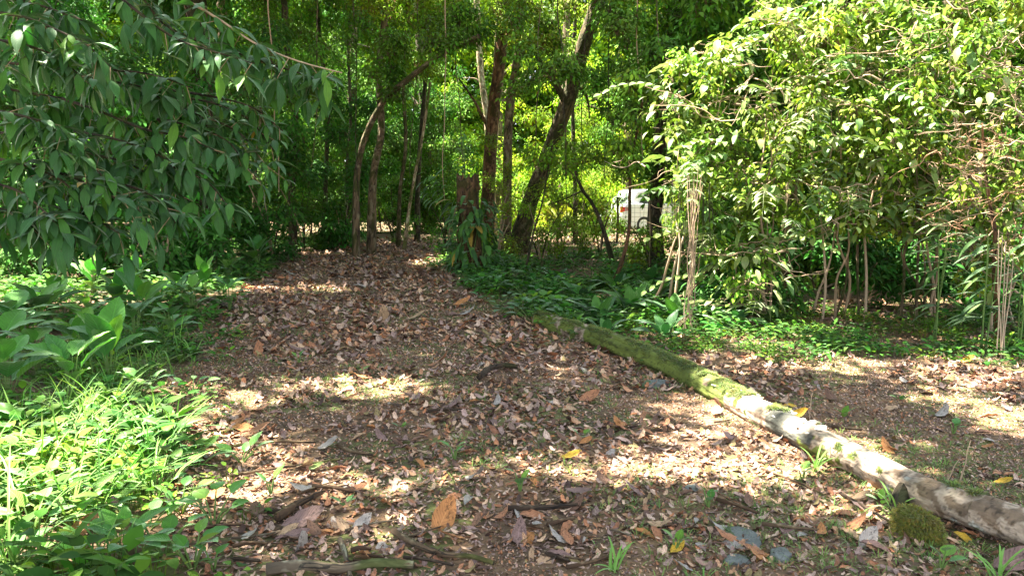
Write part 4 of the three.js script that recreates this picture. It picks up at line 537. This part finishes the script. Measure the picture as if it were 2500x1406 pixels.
  for (let i = 0; i < 90; i++) { const p = at(rr(2290, 2520), 300 + 340 * Math.pow(R(), 0.9), rr(7.4, 8)); pose(part('twig', pick(tg), pick([M.twig, new THREE.MeshStandardMaterial({ color: col(0.45, 0.24, 0.14), roughness: 0.9 })].slice(0, 2)), t), p.sub(tb), R() * 6.28, gauss() * 1.2, R() * 6, rr(0.35, 0.9)); }
  part('stem', tube(rel(wander(V(tb.x, 0, tb.z), at(2400, 300, 7.8), 6, 0.08), tb), [0.03, 0.028, 0.025, 0.02, 0.018, 0.014, 0.01], { seg: 30, ring: 7, bump: 0.1 }), M.barkRed, t);
  // hanging root bundle
  const rb = put(P(1682, 815)), r = thing('hanging_roots', 'bundle of thin pale roots hanging to the ground before the thicket', 'roots', rb), top = at(1692, 430, 8.3);
  for (let i = 0; i < 13; i++) { const foot = V(rb.x + gauss() * 0.32, hgt(rb.x, rb.z) - 0.01, rb.z + gauss() * 0.16), a = top.clone().add(V(gauss() * 0.16, gauss() * 0.35 - 0.1, gauss() * 0.1)); const mid = a.clone().lerp(foot, 0.5); mid.x = rb.x + 0.03 + gauss() * 0.09; mid.z = rb.z - 0.02 + gauss() * 0.07; const low = a.clone().lerp(foot, 0.82); low.x = rb.x + gauss() * 0.09; low.z = rb.z + gauss() * 0.07; part('root', tube(rel([a, a.clone().lerp(mid, 0.5).add(V(gauss() * 0.02, 0, gauss() * 0.02)), mid, low, foot], rb), [0.0025, 0.003, 0.0035, 0.0035, 0.0025], { seg: 20, ring: 4, cap: false }), pick([M.twigPale, M.twig, M.twig]), r); }
  for (let i = 0; i < 22; i++) { const x = rr(1640, 1740), a = at(x, 470 + rr(-40, 20), 8.6), c = at(x + rr(-14, 14), rr(560, 680), 8.6); part('root', tube(rel(wander(a, c, 3, 0.015), rb), [0.003, 0.003, 0.0025, 0.0015], { seg: 10, ring: 4, cap: false }), M.barkDark, r); }
  // thin vine stems at the right
  const vb = put(P(2436, 872)), v = thing('thin_vine', 'cluster of thin straight vine stems rooted at the right edge', 'vine', vb);
  for (let i = 0; i < 5; i++) part('stem', tube(rel(wander(V(vb.x + gauss() * 0.1, hgt(vb.x, vb.z) - 0.01, vb.z + gauss() * 0.08), at(2440 + i * 9, 560 + i * 15, 7.3), 4, 0.02), vb), [0.006, 0.006, 0.005, 0.005, 0.004], { seg: 18, ring: 5 }), M.twigPale, v);
  // lance leaved plants at the right edge
  const lm = [leafMat(0.10, 0.26, 0.04), leafMat(0.16, 0.32, 0.05), leafMat(0.06, 0.18, 0.04)];
  [[2400, 850, 'lance leaved plant left of the thin vine stems'], [2480, 850, 'lance leaved plant right of the thin vine stems'], [2290, 830, 'tall lance leaved plant at the edge of the dark hollow']].forEach(([px, py, label]) => { const b = put(P(px, py)), o = thing('lance_leaved_plant', label, 'plant', b, 'lance leaved plants at the thicket foot'); const g = leafGeo({ L: 0.38, W: 0.07, n: 8, fold: 0.25, droop: 0.9 }); for (let s = 0; s < 3; s++) { const e = V(gauss() * 0.3, rr(0.9, 1.25), gauss() * 0.2); part('stem', tube(wander(V(gauss() * 0.1, -0.02, gauss() * 0.1), e, 3, 0.03), [0.009, 0.008, 0.007, 0.005], { seg: 10, ring: 5 }), M.stemGreen, o); for (let i = 0; i < 9; i++) { const k = 0.3 + 0.7 * i / 8; pose(part('leaf', g, pick(lm), o), V(e.x * k, e.y * k, e.z * k), (i % 2 ? 1.4 : -1.6) + gauss() * 0.6, rr(-0.3, 0.5), gauss() * 0.2, rr(0.7, 1.05)); } } });
  // hanging garlands of heart leaves
  const hg = leafGeo({ L: 0.10, W: 0.085, n: 6, fold: 0.1, droop: 0.3, a: 0.6 }), hm = leafMat(0.38, 0.48, 0.10, { clearcoat: 0.9 });
  [['sunlit garland of pale heart leaves hanging at the thicket edge', [[1700, 330, 8.9], [1660, 400, 8.8], [1645, 470, 8.8], [1640, 560, 8.8]], 14], ['garland of lit leaves arching over the left top of the thicket', [[1960, 55, 9], [1870, 85, 9], [1790, 140, 9], [1730, 150, 9]], 22], ['garland of leaves trailing down the front of the middle thicket', [[2120, 330, 8.2], [2090, 420, 8.1], [2070, 520, 8.1], [2050, 600, 8.1]], 14]].forEach(([label, p, n]) => { const w = p.map((q) => at(...q)), b = w[0].clone(); b.y = 0; const o = thing('hanging_vine', label, 'vine', b), cv = new THREE.CatmullRomCurve3(w); part('stem', tube(rel(w, b), [0.004, 0.003, 0.003, 0.002], { seg: 18, ring: 4 }), M.stemGreen, o); for (let i = 0; i < n; i++) pose(part('leaf', hg, hm, o), cv.getPoint((i + 0.5) / n).sub(b).add(V(gauss() * 0.05, gauss() * 0.03, rr(0, 0.06))), R() * 6.28, rr(-0.9, -0.1), gauss() * 0.4, rr(0.6, 1.1)); });
}
// ================================================================== stones
{
  seed(131);
  const stone = (label, px, py, sx, sy, sz, mat, rot = 0) => { const g = new THREE.IcosahedronGeometry(1, 12), p = g.attributes.position; for (let i = 0; i < p.count; i++) { const v = V(p.getX(i), p.getY(i), p.getZ(i)), k = 0.62 + 0.7 * n3(v.x * 2 + px, v.y * 2, v.z * 2 + py) + 0.1 * n3(v.x * 9, v.y * 9 + px, v.z * 9); v.multiplyScalar(k); if (v.y > 0.45) v.y = 0.45 + (v.y - 0.45) * 0.35; p.setXYZ(i, v.x * sx * (sy > 0.1 ? 1 : 0.8), v.y * sy, v.z * sz * (sy > 0.1 ? 1 : 0.8)); } const uv = g.attributes.uv; for (let i = 0; i < p.count; i++) uv.setXY(i, p.getX(i) * 1.3 + 0.3, p.getZ(i) * 1.3 + p.getY(i)); g.computeVertexNormals(); const b = put(P(px, py)); const m = part('stone', g, mat, scene, b.add(V(0, sy * (sy > 0.1 ? 0.2 : -0.05), 0))); m.name = numbered('stone'); m.rotation.y = rot; m.userData = { label, category: 'stone' }; return m; };
  stone('grey flat stone sunk in the litter at the lower right', 1820, 1320, 0.09, 0.05, 0.13, M.rock, 0.3); stone('dark angular stone near the bottom right edge', 1905, 1365, 0.075, 0.05, 0.05, M.rock, 0.9); stone('small grey stone at the bottom edge', 1800, 1375, 0.07, 0.035, 0.05, M.rock, 0.1); stone('mossy grey stone against the log', 1605, 945, 0.16, 0.07, 0.1, M.rock, 0.5); stone('small grey green stone on the near path', 1690, 1195, 0.05, 0.03, 0.04, M.rock, 1);
  const mo = stone('yellow green moss covered lump beside the log', 2235, 1310, 0.055, 0.13, 0.085, new THREE.MeshStandardMaterial({ color: col(0.30, 0.34, 0.05), roughness: 1, bumpMap: soilBump, bumpScale: 0.02 }), 0.6);
  const ms = new Scatter([0, 1].map(() => tuftGeo(16, 0.012, 0.024, 0.003, [0.20, 0.23, 0.02], 1.3)), M.grass), pp = mo.geometry.attributes.position, nn = mo.geometry.attributes.normal; for (let i = 0; i < 2600; i++) { const k = Math.floor(R() * pp.count); if (nn.getY(k) < -0.3) continue; ms.add(mat4(V(pp.getX(k), pp.getY(k), pp.getZ(k)), R() * 6.3, gauss() * 0.8, gauss() * 0.8, rr(0.6, 1.3)), col(rr(0.8, 1.6), rr(0.8, 1.2), 1)); } ms.build('moss', mo);
}
// ================================================================== sticks
{
  seed(137);
  const stick = (label, pts, r, mat, name = 'fallen_stick') => { const w = pts.map(([x, y], i) => { const p = P(x, y); return V(p.x, hgt(p.x, p.z) + r * 0.9 + 0.012 + (i % 2 ? 0.004 : 0), p.z); }), m = Math.floor(w.length / 2), b = V(w[m].x, hgt(w[m].x, w[m].z), w[m].z), o = thing(name, label, 'stick', b, 'fallen sticks'); part('branch', tube(rel(w, b), w.map((_, i) => r * (1 - 0.35 * i / (w.length - 1))), { seg: 24, ring: 10, bump: 0.3, freq: 5 }), mat, o); if (r > 0.007) { const p = w[m], q = V(p.x + gauss() * 0.1, p.y + 0.02, p.z + gauss() * 0.1); part('side_twig', tube(rel([p, q], b), [r * 0.5, r * 0.25], { seg: 4, ring: 6 }), mat, o); } };
  const b1 = barkMat(0.85, 0.68, 0.52), b2 = barkMat(0.60, 0.42, 0.30), b3 = barkMat(0.9, 0.86, 0.78), b4 = barkMat(0.34, 0.26, 0.21);
  stick('thick lichen spotted stick lying along the bottom edge', [[650, 1412], [740, 1402], [830, 1406], [920, 1396], [1010, 1400]], 0.024, b3); stick('curved brown stick snaking along the bottom middle', [[960, 1312], [1010, 1345], [1080, 1370], [1150, 1378], [1205, 1392]], 0.014, b1);
  stick('short thick stick slanting up at the lower left', [[676, 1272], [720, 1245], [780, 1215]], 0.022, b2); stick('long thin stick across the sunny left litter', [[420, 1112], [470, 1098], [560, 1090], [660, 1085], [770, 1090]], 0.010, b1); stick('long pale twig reaching from the bank across the litter', [[560, 1160], [660, 1150], [750, 1138], [830, 1130]], 0.008, b1);
  stick('dark knotted branch end poking out of the shaded litter', [[1170, 935], [1200, 915], [1230, 908], [1262, 912]], 0.026, b4); stick('weathered grey branch piece sticking out of the left bank', [[400, 770], [460, 762], [510, 752], [570, 775]], 0.035, barkMat(1.1, 1.1, 1.1), 'weathered_branch'); stick('grey branch lying in the left bank under the broad leaves', [[70, 708], [130, 712], [190, 722], [260, 735]], 0.03, barkMat(1.0, 1.0, 1.0), 'weathered_branch');
  stick('white peeled stick pointing at the camera', [[830, 1330], [842, 1370], [855, 1420]], 0.012, b3); stick('straight dark stick in the near middle', [[1240, 1262], [1320, 1262], [1425, 1248]], 0.014, b4); stick('forked grey twig beside the grey leaf', [[825, 1100], [860, 1115], [910, 1122]], 0.012, b1); stick('thin stick leaning by the log', [[1860, 1150], [1960, 1190], [2050, 1235]], 0.006, b2);
  stick('thin stick under the moss lump', [[2050, 1210], [2150, 1270], [2240, 1330]], 0.008, b4); stick('brown stick in the lower right litter', [[1860, 1290], [1930, 1300], [2000, 1305]], 0.010, b1); stick('dark stick near the brown leaf pair', [[1750, 1230], [1800, 1245], [1850, 1262]], 0.011, b2);
  const names = ['short brown', 'crooked dark', 'thin tan', 'slender grey', 'stubby brown', 'thin reddish'], where = [[420, 700, 1290, 1400, 'in the stick pile at the lower left'], [700, 1100, 1300, 1400, 'near the bottom edge left of the middle'], [1150, 1500, 1290, 1400, 'near the bottom edge right of the middle'], [430, 800, 1120, 1280, 'on the sunny left litter'], [900, 1400, 1000, 1200, 'in the middle of the path'], [1700, 2300, 1000, 1100, 'in the dark litter behind the log']];
  where.forEach(([x0, x1, y0, y1, wd], k) => names.forEach((nm, i) => { if (k > 3 && i > 3) return; const x = rr(x0, x1), y = rr(y0, y1), a = k === 0 ? rr(-0.3, 0.15) : rr(-0.6, 0.6), l = rr(50, 140) * (k > 3 ? 0.6 : 1); stick(nm + ' stick ' + wd, [[x, y], [x + l * 0.5, y + l * 0.5 * Math.sin(a) * 0.6 + rr(-6, 6)], [x + l, y + l * Math.sin(a) * 0.6]], nm[0] === 't' || nm[1] === 'l' ? rr(0.003, 0.006) : rr(0.007, 0.012), [b2, b4, b1, b3, b2, b2][i]); }));
}
// ================================================================== fallen leaves one can pick apart
{
  seed(139);
  const L = (W, fold, droop, twist, n = 8) => leafGeo({ L: 0.18, W, n, fold, droop, twist, wave: 0.0025, edge: 0.06, a: 0.9 }).translate(0, 0, -0.09);
  const gs = [L(0.075, 0.35, 0.7, 0.3), L(0.085, -0.3, -0.8, -0.4), L(0.07, 0.7, 0.3, 0.2), L(0.09, 0.2, -0.5, 0.5), L(0.06, 0.9, 0.9, 0.1), L(0.08, 0.15, 1.3, -0.3)];
  const shapes = ['folded', 'arched', 'rolled', 'flat', 'tightly curled', 'bowed'];
  const leaf = (label, px, py, m, k, s, yaw, pitch = null, roll = null, group) => { const p = P(px, py), o = part('fallen_leaf', gs[k], m, scene); o.name = numbered('fallen_leaf'); pose(o, V(p.x, hgt(p.x, p.z) + 0.024 * Math.max(0.7, s), p.z), yaw, pitch ?? gauss() * 0.3, roll ?? gauss() * 0.35, s); o.userData = { label, category: 'leaf' }; if (group) o.userData.group = group; return o; };
  const yl = dryMat(0.80, 0.52, 0.05), gn = leafMat(0.30, 0.45, 0.10);
  leaf('bright yellow fallen leaf in the middle of the near path', 1395, 1132, yl, 3, 0.75, 1.4, 0.1, 0); leaf('small yellow fallen leaf at the lower right', 1655, 1352, yl, 3, 0.5, 2.2, 0.1, 0.1); leaf('yellow leaf lying in the dark litter at the right edge', 2452, 1182, yl, 3, 0.55, 1.2, 0.1, 0); leaf('big yellow leaf leaning on the far side of the log', 1950, 1022, yl, 3, 1.0, 1.0, 0.3, 0.3); leaf('orange yellow leaf beyond the log', 1935, 990, yl, 0, 0.75, 1.4, 0.2, 0.1); leaf('yellow leaf under the thick end of the log', 2362, 1320, yl, 0, 0.6, 0.9, -0.2, 0.2); leaf('yellow leaf at the foot of the vine stems', 2365, 885, yl, 3, 0.8, 1.6, 0.2, 0);
  leaf('upright orange brown leaf standing behind the log', 1782, 935, DRY[4][1], 0, 1.15, 0.3, 1.2, 0.4); leaf('large ribbed orange brown leaf standing in the bottom middle', 1085, 1285, DRY[4][1], 3, 1.15, 2.7, 0.5, 0.3); leaf('upright ribbed brown leaf at the sunny bank edge', 405, 1150, DRY[0][1], 3, 1.1, 1.3, 0.7, 0.5); leaf('big dry brown leaf lying in the low green plants', 205, 1310, DRY[0][1], 3, 1.25, 1.8, 0.3, 0.3); leaf('purple grey ribbed leaf standing near the white stick', 745, 1345, DRY[3][1], 3, 0.95, 0.5, 0.7, 0.5);
  leaf('large brown ribbed leaf lying near the thick stick', 745, 1285, DRY[5][1], 3, 1.2, 1.7, 0.1, 0.2); leaf('rust leaf over the orange leaf on the left litter', 600, 1048, DRY[4][1], 0, 1.2, 1.3, 0.1, 0.2); leaf('flat rust leaf beside the long thin stick', 625, 1062, DRY[0][1], 3, 1.1, 1.8, 0.1, -0.2); leaf('pale grey blue leaf beside the forked twig', 805, 1100, DRY[3][1], 3, 1.0, 1.2, 0.25, 0.2); leaf('ribbed reddish leaf in the shaded middle path', 1075, 900, DRY[0][1], 1, 1.35, 1.4, 0.2, 0.1); leaf('large upright tan leaf in the shaded path', 938, 785, DRY[1][1], 3, 1.7, 0.2, 0.9, 0.2); leaf('long rust leaf left in the shaded path', 735, 850, DRY[0][1], 0, 1.5, 1.5, 0.2, 0.1); leaf('long grey brown leaf in the shaded middle path', 880, 878, DRY[5][1], 0, 1.5, 1.6, 0.15, 0.1);
  leaf('brown pointed leaf beside the straight dark stick', 1310, 1272, DRY[0][1], 0, 0.9, 1.5, 0.1, 0.1); leaf('grey leaf with lilac ribs in the near path', 1165, 1185, DRY[3][1], 1, 0.9, 1.0, 0.2, 0.2); leaf('white grey leaf at the bottom left of the middle', 885, 1292, DRY[3][1], 3, 0.7, 2.3, 0.3, 0.2); leaf('orange leaf right of the path middle', 1405, 1085, DRY[4][1], 0, 0.8, 2.1, 0.2, 0.1); leaf('long rust leaf right of the path middle', 1440, 985, DRY[0][1], 3, 1.0, 2.0, 0.1, 0.2); leaf('tan leaf below the long rust leaf', 1400, 1010, DRY[1][1], 0, 1.1, 2.2, 0.1, 0.1); leaf('pale blue grey leaf at the lower right', 2120, 1330, DRY[3][1], 3, 0.8, 2.3, 0.3, 0.3); leaf('rust leaf curled beside the moss lump', 2090, 1290, DRY[0][1], 1, 0.8, 1.7, 0.2, 0.2); leaf('upright rust leaf against the near side of the log', 1980, 1130, DRY[0][1], 2, 0.7, 0.1, 1.2, 0.2); leaf('big dark rust leaf below the fungi', 1755, 990, DRY[0][1], 0, 1.2, 2.0, 0.2, 0.2); leaf('fresh green leaf lying by the long pale twig', 770, 1148, gn, 3, 0.6, 1.5, 0.1, 0); leaf('fresh light green leaf on the sunny strip', 890, 912, gn, 3, 0.6, 1.5, 0.1, 0); leaf('pale mauve leaf at the bottom right corner', 2480, 1390, DRY[5][1], 3, 1.1, 1.7, 0.15, 0.2); leaf('pale lilac leaf near the bottom right', 1790, 1370 - 30, DRY[3][1], 0, 0.75, 0.6, 0.3, 0.2);
  // the rest of the 300 largest, told apart by colour, shape and where they lie
  const zones = [[420, 900, 1180, 1400, 'on the lower left litter'], [900, 1500, 1180, 1400, 'on the lower middle litter'], [1500, 2150, 1200, 1400, 'on the lower right litter'], [480, 1100, 900, 1150, 'on the sunny strip left of the middle'], [1100, 1750, 880, 1150, 'on the path beside the log'], [560, 1180, 680, 880, 'on the shaded path before the stump'], [1850, 2480, 900, 1120, 'in the dark litter behind the log'], [680, 1100, 600, 680, 'at the far bend of the path']];
  let left = 300 - 34; const per = Math.ceil(left / zones.length);
  zones.forEach(([x0, x1, y0, y1, wd], z) => { for (let i = 0; i < per && left > 0; i++) { left--; let px, py, p, n = 0; do { px = rr(x0, x1); py = rr(y0, y1); p = P(px, py); } while (!onPath(p.x, p.z, 0) && n++ < 30); const c = i % 6, k = Math.floor(i / 6) % 6, far = -p.z; leaf(shapes[k] + ' ' + DRY[c][0] + ' fallen leaf ' + wd, px, py, DRY[c][1], k, far < 5 ? rr(0.5, 0.85) : far < 9 ? rr(0.6, 1.1) : rr(0.9, 1.6), R() * 6.28, null, null, 'fallen leaves ' + wd); } });
}
// ================================================================== car behind the trees
{
  seed(149); const b = V(5.55, 0, -29), o = thing('parked_car', 'white parked car half hidden behind foliage', 'car', b); o.rotation.y = 0.35;
  const white = new THREE.MeshPhysicalMaterial({ color: col(0.8, 0.82, 0.85), roughness: 0.35, clearcoat: 1, clearcoatRoughness: 0.08 }), glass = new THREE.MeshPhysicalMaterial({ color: col(0.03, 0.04, 0.05), roughness: 0.08, clearcoat: 1 }), black = new THREE.MeshStandardMaterial({ color: col(0.03, 0.03, 0.03), roughness: 0.8 }), red = new THREE.MeshPhysicalMaterial({ color: col(0.55, 0.02, 0.02), roughness: 0.2, clearcoat: 1 }), metal = new THREE.MeshStandardMaterial({ color: col(0.6, 0.6, 0.62), metalness: 0.9, roughness: 0.35 }), lampM = new THREE.MeshPhysicalMaterial({ color: col(0.75, 0.78, 0.8), roughness: 0.1, clearcoat: 1 });
  const sh = (p) => { const s = new THREE.Shape(); p.forEach(([x, y], i) => (i ? s.lineTo(x, y) : s.moveTo(x, y))); s.closePath(); return s; };
  const ext = (p, w, bev = 0.05) => { const g = new THREE.ExtrudeGeometry(sh(p), { depth: w - 2 * bev, bevelEnabled: true, bevelSize: bev, bevelThickness: bev, bevelSegments: 3 }); return g.translate(0, 0, -w / 2 + bev); };
  part('body', ext([[-2.0, 0.28], [-2.08, 0.55], [-2.02, 0.95], [-1.9, 1.0], [1.05, 0.98], [1.9, 0.82], [2.08, 0.6], [2.06, 0.3], [1.75, 0.24], [-1.7, 0.24]], 1.70, 0.06), white, o);
  const cab = part('cabin', ext([[-1.85, 0.98], [-1.45, 1.42], [-1.2, 1.47], [0.1, 1.48], [0.3, 1.44], [1.0, 0.98]], 1.46, 0.07), white, o);
  for (const s of [-1, 1]) { part('side_window', ext([[-1.45, 1.03], [-1.2, 1.38], [-0.55, 1.40], [-0.55, 1.03]], 0.03, 0.006).translate(0, 0, s * 0.735), glass, cab); part('side_window', ext([[-0.48, 1.03], [-0.48, 1.40], [0.12, 1.40], [0.68, 1.03]], 0.03, 0.006).translate(0, 0, s * 0.735), glass, cab); }
  const rw = part('rear_window', new THREE.BoxGeometry(0.03, 0.46, 1.2), glass, cab); rw.position.set(-1.68, 1.20, 0); rw.rotation.z = -0.74; const fw = part('windscreen', new THREE.BoxGeometry(0.03, 0.66, 1.22), glass, cab); fw.position.set(0.69, 1.22, 0); fw.rotation.z = 0.98;
  for (const s of [-1, 1]) { part('tail_light', ext([[-2.11, 0.78], [-2.09, 0.92], [-1.86, 0.92], [-1.92, 0.80]], 0.22, 0.02).translate(0, 0, s * 0.74), red, o); part('headlight', ext([[1.72, 0.66], [1.68, 0.84], [1.98, 0.76], [2.06, 0.64]], 0.28, 0.02).translate(0, 0, s * 0.72), lampM, o); part('mirror', new THREE.SphereGeometry(0.1, 12, 8).scale(0.7, 0.7, 1).translate(0.62, 1.04, s * 0.93), white, o); part('door_handle', new THREE.BoxGeometry(0.16, 0.03, 0.03).translate(-0.35, 0.88, s * 0.865), metal, o); }
  part('rear_bumper', ext([[-2.14, 0.36], [-2.14, 0.58], [-1.9, 0.58], [-1.9, 0.36]], 1.66, 0.03), white, o); part('number_plate', new THREE.BoxGeometry(0.02, 0.12, 0.5).translate(-2.155, 0.47, 0), new THREE.MeshStandardMaterial({ color: col(0.75, 0.75, 0.7) }), o);
  for (const x of [-1.28, 1.30]) for (const s of [-1, 1]) { const w = part('wheel', new THREE.TorusGeometry(0.235, 0.085, 12, 28), black, o, V(x, 0.31, s * 0.78)); const rim = part('rim', new THREE.CylinderGeometry(0.19, 0.19, 0.1, 20), metal, w); rim.rotation.x = Math.PI / 2; part('hub', new THREE.CylinderGeometry(0.06, 0.05, 0.13, 12).rotateX(Math.PI / 2), black, w); }
}
// ================================================================== wire fence before the clearing
{
  seed(151); const b = V(4.2, 0, -22.5), o = thing('wire_fence', 'dark wire mesh fence in front of the far clearing and car', 'fence', b); const gs = []; const x0 = -2.9, x1 = 4.2;
  for (let x = x0; x <= x1; x += 0.13) gs.push(tube([V(x, 0, 0), V(x + gauss() * 0.03, 0.6, gauss() * 0.03), V(x + gauss() * 0.03, 1.2, 0)], [0.004, 0.004, 0.004], { seg: 4, ring: 3, cap: false })); for (let y = 0.1; y <= 1.2; y += 0.13) { const p = []; for (let x = x0; x <= x1 + 0.01; x += 0.7) p.push(V(x, y + gauss() * 0.02, gauss() * 0.02)); gs.push(tube(p, p.map(() => 0.004), { seg: 24, ring: 3, cap: false })); }
  const m = part('netting', mergeGeometries(gs), new THREE.MeshStandardMaterial({ color: col(0.05, 0.05, 0.05), roughness: 0.7, metalness: 0.3 }), o); m.userData.kind = 'stuff';
  for (let x = x0; x <= x1; x += 1.7) part('post', tube([V(x, -0.05, -0.03), V(x + 0.02, 0.7, -0.03), V(x, 1.32, -0.03)], [0.035, 0.032, 0.03], { seg: 8, ring: 8, bump: 0.1 }), M.barkDark, o);
}

renderer.render(scene, camera);
